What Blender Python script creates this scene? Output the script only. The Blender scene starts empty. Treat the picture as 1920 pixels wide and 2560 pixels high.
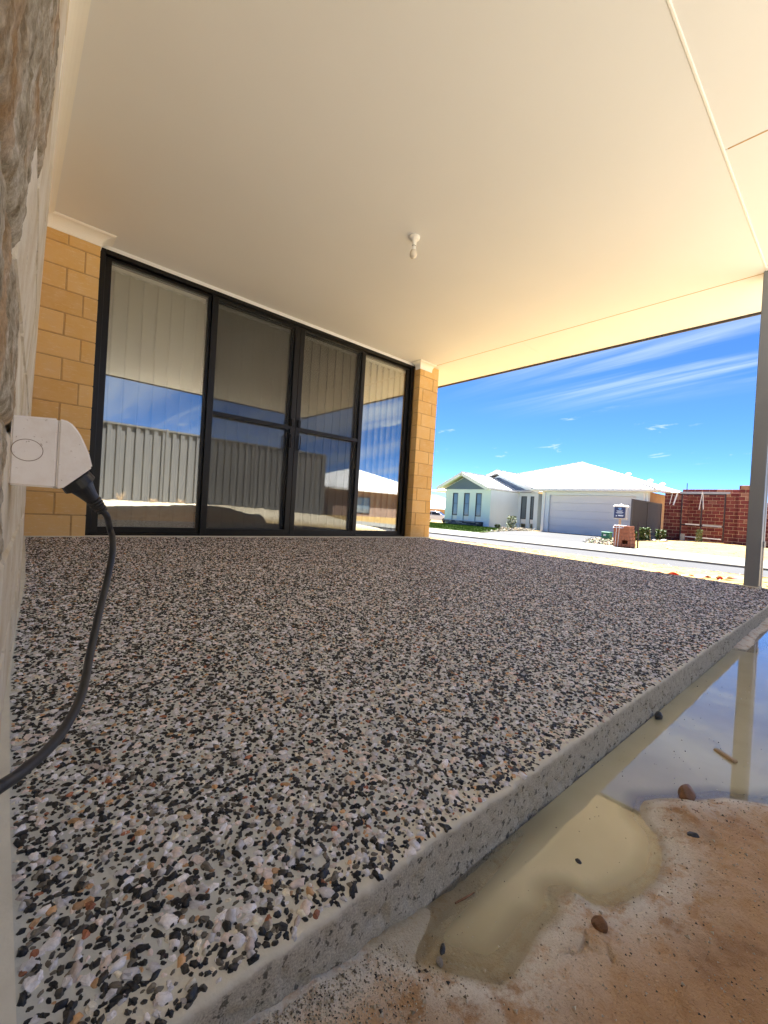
import bpy, bmesh, math, random
import numpy as np
from mathutils import Vector, Matrix
random.seed(7); rng = np.random.default_rng(11)
S = bpy.context.scene; COL = S.collection
R = math.radians

# ------------------------------------------------------------------ camera
cam_d = bpy.data.cameras.new("camera"); cam = bpy.data.objects.new("camera", cam_d); COL.objects.link(cam)
S.camera = cam
cam_d.sensor_fit = 'HORIZONTAL'; cam_d.sensor_width = 36.0
cam_d.lens = 36.0 * 1066.2 / 1920.0
cam_d.clip_start = 0.004; cam_d.clip_end = 2500
yaw, pitch, roll = R(48.4525), R(-0.3442), R(3.4322)
F = Vector((math.cos(yaw)*math.cos(pitch), math.sin(yaw)*math.cos(pitch), math.sin(pitch)))
Rt = Vector((math.sin(yaw), -math.cos(yaw), 0)); Up = Rt.cross(F)
R2 = Rt*math.cos(roll) + Up*math.sin(roll); U2 = Up*math.cos(roll) - Rt*math.sin(roll)
M = Matrix((R2, U2, -F)).transposed().to_4x4(); M.translation = Vector((0, 0, 0.3635))
cam.matrix_world = M

# ------------------------------------------------------------------ sun, sky
SUN_EL, SUN_ROT = 66.0, 42.0
sun_dir = Vector((math.sin(R(SUN_ROT))*math.cos(R(SUN_EL)), math.cos(R(SUN_ROT))*math.cos(R(SUN_EL)), math.sin(R(SUN_EL))))
sd = bpy.data.lights.new("sun", 'SUN'); sd.energy = 4.6; sd.angle = R(0.5); sd.color = (1.0, 0.975, 0.93)
sun = bpy.data.objects.new("sun", sd); COL.objects.link(sun)
sun.rotation_euler = (-sun_dir).to_track_quat('-Z', 'Y').to_euler(); sun.location = sun_dir*60
S.view_settings.view_transform = 'Standard'; S.view_settings.look = 'None'
S.view_settings.exposure = 3.2; S.view_settings.gamma = 1.0; S.view_settings.use_curve_mapping = False
W = bpy.data.worlds.new("World"); S.world = W; W.use_nodes = True
nt = W.node_tree; N = nt.nodes; L = nt.links; N.clear()
out = N.new('ShaderNodeOutputWorld'); bg = N.new('ShaderNodeBackground'); bg.inputs[1].default_value = 0.05
sky = N.new('ShaderNodeTexSky'); sky.sky_type = 'NISHITA'; sky.sun_disc = False
sky.sun_elevation = R(SUN_EL); sky.sun_rotation = R(SUN_ROT); sky.altitude = 50
sky.air_density = 0.27; sky.dust_density = 0.0; sky.ozone_density = 5.0
tc = N.new('ShaderNodeTexCoord'); sep = N.new('ShaderNodeSeparateXYZ'); L.new(tc.outputs['Generated'], sep.inputs[0])
def wm(op, a, b=None, c=None):
    n = N.new('ShaderNodeMath'); n.operation = op
    for i, v in enumerate((a, b, c)):
        if v is None: continue
        if isinstance(v, (int, float)): n.inputs[i].default_value = v
        else: L.new(v, n.inputs[i])
    return n.outputs[0]
zz = wm('MAXIMUM', sep.outputs[2], 0.0); zd = wm('ADD', zz, 0.10)
px = wm('DIVIDE', sep.outputs[0], zd); py = wm('DIVIDE', sep.outputs[1], zd)
cmb = N.new('ShaderNodeCombineXYZ'); L.new(px, cmb.inputs[0]); L.new(py, cmb.inputs[1])
def streak(rot, scx, scy, scale, det, lo, hi, off):
    vr = N.new('ShaderNodeMapping'); vr.vector_type = 'POINT'
    vr.inputs['Rotation'].default_value = (0, 0, R(rot)); vr.inputs['Location'].default_value = off
    L.new(cmb.outputs[0], vr.inputs[0])
    vs = N.new('ShaderNodeMapping'); vs.inputs['Scale'].default_value = (scx, scy, 1); L.new(vr.outputs[0], vs.inputs[0])
    n = N.new('ShaderNodeTexNoise'); n.inputs['Scale'].default_value = scale; n.inputs['Detail'].default_value = det
    n.inputs['Roughness'].default_value = 0.6; n.inputs['Distortion'].default_value = 0.5
    L.new(vs.outputs[0], n.inputs['Vector'])
    m = N.new('ShaderNodeMapRange'); m.inputs[1].default_value = lo; m.inputs[2].default_value = hi
    m.interpolation_type = 'SMOOTHSTEP'; L.new(n.outputs[0], m.inputs[0]); return m.outputs[0]
c1 = streak(4, 2.6, 0.26, 1.0, 9, 0.42, 0.68, (0.35, 0.2, 0))
c2 = streak(20, 1.1, 0.75, 3.2, 7, 0.60, 0.70, (3.3, 1.2, 0))
def band(v, a, b, c, d):
    m1 = N.new('ShaderNodeMapRange'); m1.interpolation_type = 'SMOOTHSTEP'; m1.inputs[1].default_value = a; m1.inputs[2].default_value = b; L.new(v, m1.inputs[0])
    m2 = N.new('ShaderNodeMapRange'); m2.interpolation_type = 'SMOOTHSTEP'; m2.inputs[1].default_value = d; m2.inputs[2].default_value = c; L.new(v, m2.inputs[0])
    return wm('MULTIPLY', m1.outputs[0], m2.outputs[0])
cir = wm('MULTIPLY', c1, wm('ADD', wm('MULTIPLY', wm('MULTIPLY', band(px, 1.6, 2.1, 2.35, 2.85), band(py, -3.0, -1.5, 0.5, 1.9)), 0.62), wm('ADD', wm('MULTIPLY', band(zz, .2, .5, .9, 1.1), 0.22), wm('MULTIPLY', band(py, -9.0, -5.0, -2.4, -1.6), 0.55))))
puf = wm('MULTIPLY', wm('MULTIPLY', c2, band(zz, .10, .14, .19, .25)), 0.60)
cl = wm('MINIMUM', wm('ADD', cir, puf), 0.75)
hs = N.new('ShaderNodeHueSaturation'); hs.inputs['Saturation'].default_value = 1.14; L.new(sky.outputs[0], hs.inputs['Color'])
mx = N.new('ShaderNodeMix'); mx.data_type = 'RGBA'; L.new(cl, mx.inputs[0]); L.new(hs.outputs[0], mx.inputs[6])
mx.inputs[7].default_value = (2.4, 2.75, 3.2, 1)
L.new(mx.outputs[2], bg.inputs[0]); L.new(bg.outputs[0], out.inputs[0])
S.render.engine = 'CYCLES'
S.cycles.max_bounces = 12; S.cycles.diffuse_bounces = 8; S.cycles.glossy_bounces = 5; S.cycles.transparent_max_bounces = 14
S.cycles.sample_clamp_indirect = 6.0

# ------------------------------------------------------------------ materials
class MT:
    """small node builder"""
    def __init__(s, name):
        s.m = bpy.data.materials.new(name); s.m.use_nodes = True; s.nt = s.m.node_tree; s.N = s.nt.nodes; s.L = s.nt.links
        s.b = s.N['Principled BSDF']; s.o = s.N['Material Output']
        s.tc = s.N.new('ShaderNodeTexCoord')
    def inp(s, node, i, v):
        if v is None: return
        if hasattr(v, 'node'): s.L.new(v, node.inputs[i])
        else: node.inputs[i].default_value = v
    def math(s, op, a, b=None, clamp=False):
        n = s.N.new('ShaderNodeMath'); n.operation = op; n.use_clamp = clamp; s.inp(n, 0, a); s.inp(n, 1, b); return n.outputs[0]
    def map(s, vec, scale=(1, 1, 1), loc=(0, 0, 0), rot=(0, 0, 0)):
        n = s.N.new('ShaderNodeMapping'); s.L.new(vec, n.inputs[0]); n.inputs['Scale'].default_value = scale
        n.inputs['Location'].default_value = loc; n.inputs['Rotation'].default_value = rot; return n.outputs[0]
    def noise(s, scale, det=4, rough=0.55, vec=None, dist=0.0):
        n = s.N.new('ShaderNodeTexNoise'); n.inputs['Scale'].default_value = scale; n.inputs['Detail'].default_value = det
        n.inputs['Roughness'].default_value = rough; n.inputs['Distortion'].default_value = dist
        s.L.new(vec if vec is not None else s.tc.outputs['Object'], n.inputs['Vector']); return n.outputs[0]
    def vor(s, scale, vec=None, feat='F1', out=0, rand=1.0):
        n = s.N.new('ShaderNodeTexVoronoi'); n.feature = feat; n.inputs['Scale'].default_value = scale; n.inputs['Randomness'].default_value = rand
        s.L.new(vec if vec is not None else s.tc.outputs['Object'], n.inputs['Vector']); return n.outputs[out]
    def ramp(s, fac, stops, interp='LINEAR'):
        n = s.N.new('ShaderNodeValToRGB'); n.color_ramp.interpolation = interp
        e = n.color_ramp.elements
        while len(e) > 1: e.remove(e[0])
        e[0].position = stops[0][0]; e[0].color = (*stops[0][1], 1)
        for p, c in stops[1:]:
            q = e.new(p); q.color = (*c, 1)
        s.L.new(fac, n.inputs[0]); return n.outputs[0]
    def rng(s, v, a, b, c=0.0, d=1.0):
        n = s.N.new('ShaderNodeMapRange'); s.L.new(v, n.inputs[0])
        for i, x in enumerate((a, b, c, d)): n.inputs[i+1].default_value = x
        return n.outputs[0]
    def mix(s, f, a, b, mode='MIX'):
        n = s.N.new('ShaderNodeMix'); n.data_type = 'RGBA'; n.blend_type = mode
        s.inp(n, 0, f); s.inp(n, 6, (*a, 1) if isinstance(a, tuple) else a); s.inp(n, 7, (*b, 1) if isinstance(b, tuple) else b); return n.outputs[2]
    def bump(s, h, strength=0.3, dist=0.01, nrm=None):
        n = s.N.new('ShaderNodeBump'); n.inputs['Strength'].default_value = strength; n.inputs['Distance'].default_value = dist
        s.L.new(h, n.inputs['Height'])
        if nrm is not None: s.L.new(nrm, n.inputs['Normal'])
        return n.outputs[0]
    def attr(s, name, typ='GEOMETRY', out='Fac'):
        n = s.N.new('ShaderNodeAttribute'); n.attribute_name = name; n.attribute_type = typ; return n.outputs[out]
    def rand(s):
        return s.N.new('ShaderNodeObjectInfo').outputs['Random']
    def fin(s, col=None, rough=None, nrm=None, metal=None, spec=None, **kw):
        if isinstance(col, tuple): col = (*col, 1)
        s.inp(s.b, 'Base Color', col); s.inp(s.b, 'Roughness', rough); s.inp(s.b, 'Normal', nrm); s.inp(s.b, 'Metallic', metal)
        s.inp(s.b, 'Specular IOR Level', spec)
        for k, v in kw.items(): s.inp(s.b, k.replace('_', ' '), v)
        return s.m

def simple(name, col, rough=0.6, var=0.12, scale=8.0, bump=0.1, bs=60.0, bd=0.003, metal=0.0, spec=0.4):
    t = MT(name); n = t.noise(scale, 5); f = t.rng(n, 0.3, 0.7, 1-var, 1+var)
    c = t.mix(1.0, col, f, 'MULTIPLY')
    nr = t.bump(t.noise(bs, 3), bump, bd) if bump else None
    return t.fin(c, rough, nr, metal, spec)

m = {}
# cream bricks of this house
t = MT('cream_brick'); g = t.N.new('ShaderNodeNewGeometry').outputs['Position']
base = t.ramp(t.rand(), [(0, (0.64, 0.40, 0.145)), (0.5, (0.70, 0.45, 0.17)), (1, (0.75, 0.51, 0.22))])
n1 = t.noise(9, 5, vec=g); n2 = t.noise(70, 5, 0.7, vec=g); st = t.noise(1, 5, 0.65, vec=t.map(g, (22, 22, 110)))
c = t.mix(t.rng(n1, 0.35, 0.7, 0, 0.5), base, (0.70, 0.52, 0.30))
c = t.mix(t.rng(st, 0.57, 0.68, 0, 0.55), c, (0.78, 0.64, 0.43))
c = t.mix(t.rng(n2, 0.66, 0.74, 0, 0.55), c, (0.25, 0.14, 0.06))
m['brick'] = t.fin(c, 0.85, t.bump(st, 0.35, 0.003, t.bump(n2, 0.35, 0.002)), spec=0.2)
t = MT('pale_brick'); g = t.N.new('ShaderNodeNewGeometry').outputs['Position']
base = t.ramp(t.rand(), [(0, (0.70, 0.60, 0.44)), (1, (0.80, 0.73, 0.58))])
st = t.noise(1, 5, 0.65, vec=t.map(g, (60, 22, 60))); n2 = t.noise(90, 4, 0.7, vec=g)
c = t.mix(t.rng(t.noise(8, 5, 0.65, vec=g), 0.4, 0.65, 0, 0.7), base, (0.56, 0.42, 0.22))
c = t.mix(t.rng(st, 0.62, 0.72, 0, 0.6), c, (0.30, 0.22, 0.16))
m['pale_brick'] = t.fin(c, 0.85, t.bump(n2, 0.8, 0.004), spec=0.2)
t = MT('weathered_brick'); g = t.N.new('ShaderNodeNewGeometry').outputs['Position']
n1 = t.noise(26, 6, 0.7, vec=g, dist=0.4); n2 = t.noise(130, 5, 0.75, vec=g); n3 = t.noise(9, 4, vec=g)
c = t.ramp(n1, [(0.25, (0.10, 0.075, 0.045)), (0.40, (0.30, 0.235, 0.14)), (0.52, (0.52, 0.44, 0.31)), (0.70, (0.74, 0.66, 0.52))])
c = t.mix(t.rng(n3, 0.52, 0.68, 0, 0.65), c, (0.50, 0.27, 0.10)); c = t.mix(t.rng(n2, 0.35, 0.65, 0.45, 0), c, (0.10, 0.08, 0.05))
m['rough_brick'] = t.fin(c, 0.9, t.bump(n2, 0.9, 0.003, t.bump(n1, 0.6, 0.006)), spec=0.2)
m['mortar'] = simple('mortar', (0.50, 0.33, 0.15), 0.95, 0.15, 30, 0.3, 200, 0.002)
m['pale_mortar'] = simple('pale_mortar', (0.60, 0.58, 0.46), 0.95, 0.15, 30, 0.4, 160, 0.002)
m['ceiling'] = simple('ceiling_paint', (0.81, 0.83, 0.88), 0.75, 0.015, 1.2, 0.08, 260, 0.0008, spec=0.25)
m['cornice'] = simple('cornice_paint', (0.90, 0.90, 0.90), 0.6, 0.02, 2, 0.03, 100, 0.001)
m['black_frame'] = simple('black_powdercoat', (0.007, 0.0065, 0.007), 0.34, 0.15, 5, 0.03, 200, 0.0005, spec=0.3)
m['fascia'] = simple('dark_fascia', (0.05, 0.045, 0.05), 0.4, 0.1, 4, 0)
m['post'] = simple('post_paint', (0.22, 0.235, 0.26), 0.42, 0.05, 3, 0.03, 150, 0.0006)
t = MT('white_plastic'); g = t.N.new('ShaderNodeNewGeometry').outputs['Position']; n = t.noise(170, 3, 0.6, vec=g); n2 = t.noise(30, 6, 0.7, vec=g)
c = t.mix(t.rng(n2, 0.45, 0.7, 0, 0.35), (0.90, 0.85, 0.81), (0.70, 0.58, 0.47)); c = t.mix(t.rng(n, 0.68, 0.72, 0, 0.6), c, (0.32, 0.22, 0.15))
m['white_pl'] = t.fin(c, 0.45, t.bump(n, 0.2, 0.0006))
m['bulb'] = simple('bulb_glass', (0.80, 0.74, 0.64), 0.12, 0.02, 5, 0)
m['dark'] = simple('dark_gap', (0.015, 0.013, 0.012), 0.8, 0.1, 10, 0)
m['blind'] = None
t = MT('blind_fabric'); n = t.noise(260, 2, vec=t.map(t.tc.outputs['Object'], (1, 1, 0.3)))
c = t.mix(t.rng(n, 0.3, 0.7, 0.0, 0.15), (0.46, 0.44, 0.385), (0.36, 0.345, 0.305))
t.fin(c, 0.9, t.bump(n, 0.1, 0.001)); trn = t.N.new('ShaderNodeBsdfTranslucent'); trn.inputs[0].default_value = (0.6, 0.58, 0.5, 1)
mxs = t.N.new('ShaderNodeMixShader'); mxs.inputs[0].default_value = 0.15; t.L.new(t.b.outputs[0], mxs.inputs[1]); t.L.new(trn.outputs[0], mxs.inputs[2]); t.L.new(mxs.outputs[0], t.o.inputs[0])
m['blind'] = t.m
m['room'] = simple('room_wall', (0.50, 0.48, 0.44), 0.9, 0.03, 2, 0)
# glass
def glassmat(name, ior, tint, rough=0.0):
    t = MT(name); lw = t.N.new('ShaderNodeLayerWeight'); lw.inputs[0].default_value = 0.5
    fac = t.math('ADD', t.math('MULTIPLY', t.math('POWER', lw.outputs['Facing'], 4.5), 1-ior), ior, True)
    tr = t.N.new('ShaderNodeBsdfTransparent'); tr.inputs[0].default_value = (*tint, 1)
    gl = t.N.new('ShaderNodeBsdfGlossy'); gl.inputs['Roughness'].default_value = rough; gl.inputs[0].default_value = (1.0, 1.0, 1.0, 1)
    ms = t.N.new('ShaderNodeMixShader'); t.L.new(fac, ms.inputs[0]); t.L.new(tr.outputs[0], ms.inputs[1]); t.L.new(gl.outputs[0], ms.inputs[2])
    t.L.new(ms.outputs[0], t.o.inputs[0]); return t.m
m['glass'] = glassmat('window_glass', 0.22, (0.93, 0.95, 0.93))
t = MT('fly_screen'); w1 = t.noise(3, 2)
tr = t.N.new('ShaderNodeBsdfTransparent'); ms = t.N.new('ShaderNodeMixShader')
t.L.new(t.rng(w1, 0, 1, 0.28, 0.34), ms.inputs[0]); t.fin((0.02, 0.019, 0.018), 0.6)
t.L.new(tr.outputs[0], ms.inputs[1]); t.L.new(t.b.outputs[0], ms.inputs[2]); t.L.new(ms.outputs[0], t.o.inputs[0]); m['screen'] = t.m
# concrete of the slab
def concrete(name, a, b, pits=True):
    t = MT(name); n = t.noise(25, 6, 0.65); n2 = t.noise(220, 4, 0.7); n3 = t.noise(2.4, 6, 0.6)
    c = t.mix(t.rng(n, 0.3, 0.7), a, b); c = t.mix(t.rng(n3, 0.4, 0.65, 0, 0.35), c, tuple(x*0.75 for x in a))
    nr = t.bump(n2, 0.5, 0.002)
    if pits:
        v = t.noise(95, 4, 0.65); p = t.rng(v, 0.58, 0.63); c = t.mix(t.math('MULTIPLY', p, 0.6), c, (0.07, 0.065, 0.05)); nr = t.bump(p, -0.8, 0.004, nr)
    if pits:
        w_ = t.noise(480, 3, 0.7); fc = t.mix(t.rng(w_, .35, .65), tuple(x*.62 for x in b), tuple(x*.95 for x in a)); fc = t.mix(t.math('MULTIPLY', p, .8), fc, (.06, .055, .045)); c = t.mix(t.attr('lip'), fc, a)
    return t.fin(c, 0.85, nr, spec=0.25)
m['concrete'] = concrete('slab_concrete', (0.66, 0.63, 0.53), (0.55, 0.52, 0.44))
def _m(x):
    x.node_tree.nodes['Principled BSDF'].inputs['Roughness'].default_value = 0.5; return x
m['matrix'] = _m(concrete('cement_matrix', (0.64, 0.65, 0.61), (0.50, 0.51, 0.48), False))
t = MT('pebble'); col = t.attr('pcol', 'INSTANCER', 'Color'); n = t.noise(1.3, 4, 0.6)
c = t.mix(1.0, col, t.rng(n, 0.3, 0.7, 0.75, 1.25), 'MULTIPLY')
m['pebble'] = t.fin(c, 0.26, t.bump(t.noise(4, 4, 0.7), 0.25, 0.15), spec=0.5)
m['white_strip'] = simple('joint_filler', (0.66, 0.64, 0.56), 0.8, 0.1, 14, 0.3, 120, 0.002)
# mud, sand
t = MT('mud'); g = t.N.new('ShaderNodeNewGeometry').outputs['Position']
silt = t.attr('silt'); wet = t.attr('wet'); dry = t.attr('dry')
n1 = t.noise(7, 6, 0.6, vec=g, dist=0.3); n2 = t.noise(300, 4, 0.7, vec=g); n3 = t.noise(28, 6, 0.7, vec=g)
sand = t.ramp(n1, [(0.30, (0.30, 0.155, 0.065)), (0.42, (0.50, 0.29, 0.135)), (0.55, (0.58, 0.36, 0.19)), (0.72, (0.66, 0.46, 0.28))])
sf = t.math('MULTIPLY', silt, t.rng(n3, 0.38, 0.52, 0.15, 1.0), True)
extra = t.math('MULTIPLY', t.rng(t.noise(11, 6, 0.65, vec=g), 0.54, 0.68, 0.0, 0.75), t.rng(n3, 0.4, 0.6), True)
c = t.mix(t.math('MAXIMUM', sf, t.math('MULTIPLY', extra, t.math('SUBTRACT', 1.0, dry), True), True), sand, (0.80, 0.75, 0.65))
c = t.mix(t.rng(n2, 0.60, 0.70, 0, 0.5), c, (0.60, 0.52, 0.40)); c = t.mix(t.rng(n2, 0.30, 0.38, 0.5, 0), c, (0.10, 0.06, 0.03))
c = t.mix(t.math('MULTIPLY', wet, 0.6), c, (0.42, 0.34, 0.19))
far = t.ramp(t.noise(1.6, 6, 0.65, vec=g), [(0.3, (0.185, 0.117, 0.034)), (0.55, (0.22, 0.142, 0.045)), (0.75, (0.26, 0.185, 0.08))])
far = t.mix(t.math('MULTIPLY', t.attr('side'), 1.0), far, t.mix(t.noise(6, 5, vec=g), (0.42, 0.36, 0.25), (0.50, 0.44, 0.33)))  # sand towards the side fence made paler to bounce more light onto the patio
far = t.mix(t.rng(t.noise(9, 5, 0.7, vec=g), 0.60, 0.70, 0, 0.55), far, (0.25, 0.17, 0.08))
c = t.mix(dry, c, far)
m['mud'] = t.fin(c, t.rng(wet, 0, 1, 0.9, 0.35), t.bump(n3, 0.7, 0.010, t.bump(n2, 0.9, 0.003)), spec=0.3)
t = MT('puddle_water'); g = t.N.new('ShaderNodeNewGeometry').outputs['Position']
t.fin((1, 1, 1), 0.01, t.bump(t.noise(4, 2, vec=g), 0.012, 0.01)); fr = t.N.new('ShaderNodeFresnel'); fr.inputs[0].default_value = 1.36
gl = t.N.new('ShaderNodeBsdfGlossy'); gl.inputs['Roughness'].default_value = 0.012; t.L.new(t.b.inputs['Normal'].links[0].from_socket, gl.inputs['Normal'])
df = t.N.new('ShaderNodeBsdfDiffuse'); t.L.new(t.ramp(t.noise(6, 3, vec=g), [(0.3, (0.58, 0.52, 0.33)), (0.7, (0.66, 0.60, 0.40))]), df.inputs[0])
tr = t.N.new('ShaderNodeBsdfTransparent'); dp = t.attr('depth')
a = t.N.new('ShaderNodeMixShader'); t.L.new(dp, a.inputs[0]); t.L.new(tr.outputs[0], a.inputs[1]); t.L.new(df.outputs[0], a.inputs[2])
b_ = t.N.new('ShaderNodeMixShader'); t.L.new(t.math('MULTIPLY', fr.outputs[0], 1.9, True), b_.inputs[0]); t.L.new(a.outputs[0], b_.inputs[1]); t.L.new(gl.outputs[0], b_.inputs[2])
t.L.new(b_.outputs[0], t.o.inputs[0]); m['water'] = t.m
m['asphalt'] = simple('asphalt', (0.036, 0.036, 0.039), 0.9, 0.12, 0.8, 0.4, 90, 0.01)
m['path'] = simple('footpath_concrete', (0.14, 0.137, 0.122), 0.9, 0.08, 0.7, 0.2, 40, 0.004)
m['kerb'] = simple('kerb_concrete', (0.20, 0.19, 0.165), 0.9, 0.08, 1.5, 0.2, 40, 0.004)
m['drive'] = simple('driveway_paving', (0.036, 0.036, 0.038), 0.9, 0.18, 0.6, 0.3, 50, 0.006)
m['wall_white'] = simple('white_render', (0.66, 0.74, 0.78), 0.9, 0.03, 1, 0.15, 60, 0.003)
m['garage_door'] = simple('garage_door_paint', (0.70, 0.69, 0.68), 0.5, 0.02, 1, 0.0)
m['roof_white'] = simple('white_roof_steel', (0.60, 0.60, 0.60), 0.45, 0.02, 1, 0.0)
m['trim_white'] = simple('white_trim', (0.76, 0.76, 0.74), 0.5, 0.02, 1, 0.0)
m['flashing'] = simple('grey_flashing', (0.13, 0.13, 0.135), 0.5, 0.02, 1, 0.0)
m['clad'] = simple('blue_grey_cladding', (0.12, 0.165, 0.235), 0.6, 0.04, 1, 0.0)
m['win_frame'] = simple('charcoal_window_frame', (0.03, 0.038, 0.05), 0.4, 0.04, 1, 0.0)
m['win_glass'] = simple('far_window_glass', (0.10, 0.13, 0.155), 0.05, 0.1, 0.7, 0.0, spec=0.9)
m['tan'] = simple('tan_brick_far', (0.42, 0.27, 0.15), 0.85, 0.1, 3, 0.2, 20, 0.01)
m['brown'] = simple('brown_brick_far', (0.25, 0.17, 0.13), 0.85, 0.15, 3, 0.2, 20, 0.01)
m['fence'] = simple('fence_steel', (0.115, 0.115, 0.114), 0.55, 0.04, 1, 0.0)
m['fence_dark'] = simple('dark_fence_steel', (0.075, 0.07, 0.075), 0.55, 0.04, 1, 0.0)
t = MT('red_brick'); base = t.ramp(t.rand(), [(0, (0.115, 0.030, 0.032)), (0.6, (0.155, 0.042, 0.042)), (0.9, (0.19, 0.062, 0.052)), (1, (0.28, 0.16, 0.12))])
m['red'] = t.fin(t.mix(1.0, base, t.rng(t.noise(6, 4), 0.3, 0.7, 0.8, 1.2), 'MULTIPLY'), 0.9, spec=0.15)
m['orange_brick'] = simple('orange_brick', (0.30, 0.105, 0.055), 0.85, 0.25, 9, 0)
m['red_mortar'] = simple('sandy_mortar', (0.60, 0.46, 0.32), 0.95, 0.15, 3, 0)
m['steel'] = simple('galvanised_steel', (0.36, 0.37, 0.39), 0.4, 0.08, 4, 0, metal=0.3)
m['dark_steel'] = simple('dark_steel', (0.035, 0.025, 0.03), 0.5, 0.1, 4, 0)
m['white_strap'] = simple('white_strap', (0.82, 0.82, 0.84), 0.5, 0.03, 4, 0)
m['green_box'] = simple('green_paint', (0.035, 0.17, 0.09), 0.5, 0.06, 4, 0)
m['navy'] = simple('navy_panel', (0.015, 0.03, 0.10), 0.35, 0.05, 4, 0)
m['print'] = simple('pale_print', (0.65, 0.75, 0.85), 0.5, 0.02, 4, 0)
m['print2'] = simple('blue_print', (0.20, 0.45, 0.85), 0.5, 0.02, 4, 0)
m['wood'] = simple('weathered_timber', (0.42, 0.31, 0.20), 0.85, 0.15, 12, 0.3, 50, 0.004)
m['cable'] = simple('black_rubber', (0.022, 0.022, 0.024), 0.42, 0.25, 60, 0.15, 300, 0.0006)
m['tape_red'] = simple('tape_red', (0.75, 0.035, 0.03), 0.4, 0.05, 10, 0)
m['tape_white'] = simple('tape_white', (0.82, 0.80, 0.78), 0.4, 0.05, 10, 0)
m['leaf'] = simple('leaf_green', (0.045, 0.08, 0.018), 0.6, 0.4, 6, 0)
m['leaf_pale'] = simple('leaf_pale', (0.10, 0.12, 0.05), 0.6, 0.3, 6, 0)
m['leaf_dark'] = simple('groundcover', (0.035, 0.026, 0.03), 0.7, 0.5, 8, 0)
t = MT('grass'); c = t.ramp(t.noise(1.2, 5), [(0.3, (0.045, 0.085, 0.006)), (0.7, (0.07, 0.11, 0.009))]); m['grass'] = t.fin(c, 0.7, spec=0.2)
m['stone_dark'] = simple('dark_stone', (0.045, 0.045, 0.05), 0.35, 0.5, 90, 0.6, 160, 0.003)
m['stone_brown'] = simple('brown_stone', (0.20, 0.10, 0.05), 0.6, 0.4, 60, 0.6, 120, 0.003)
m['stone_grey'] = simple('grey_stone', (0.30, 0.27, 0.24), 0.6, 0.3, 60, 0.6, 120, 0.003)
t = MT('grit'); c = t.ramp(t.attr('tone'), [(0, (0.03, 0.03, 0.03)), (0.15, (0.12, 0.10, 0.07)), (0.4, (0.42, 0.35, 0.24)), (1, (0.65, 0.60, 0.50))]); m['grit'] = t.fin(c, 0.6)
m['car'] = simple('silver_car_paint', (0.55, 0.56, 0.58), 0.25, 0.02, 1, 0, metal=0.4)
m['car_glass'] = simple('car_glass', (0.02, 0.022, 0.028), 0.08, 0.05, 1, 0, spec=0.8)
m['tyre'] = simple('tyre_rubber', (0.02, 0.02, 0.02), 0.8, 0.1, 8, 0)
t = MT('stone_clad'); base = t.ramp(t.rand(), [(0, (0.05, 0.05, 0.055)), (0.4, (0.14, 0.13, 0.13)), (0.7, (0.26, 0.23, 0.19)), (1, (0.42, 0.40, 0.36))]); m['stone_clad'] = t.fin(base, 0.85)

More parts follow.
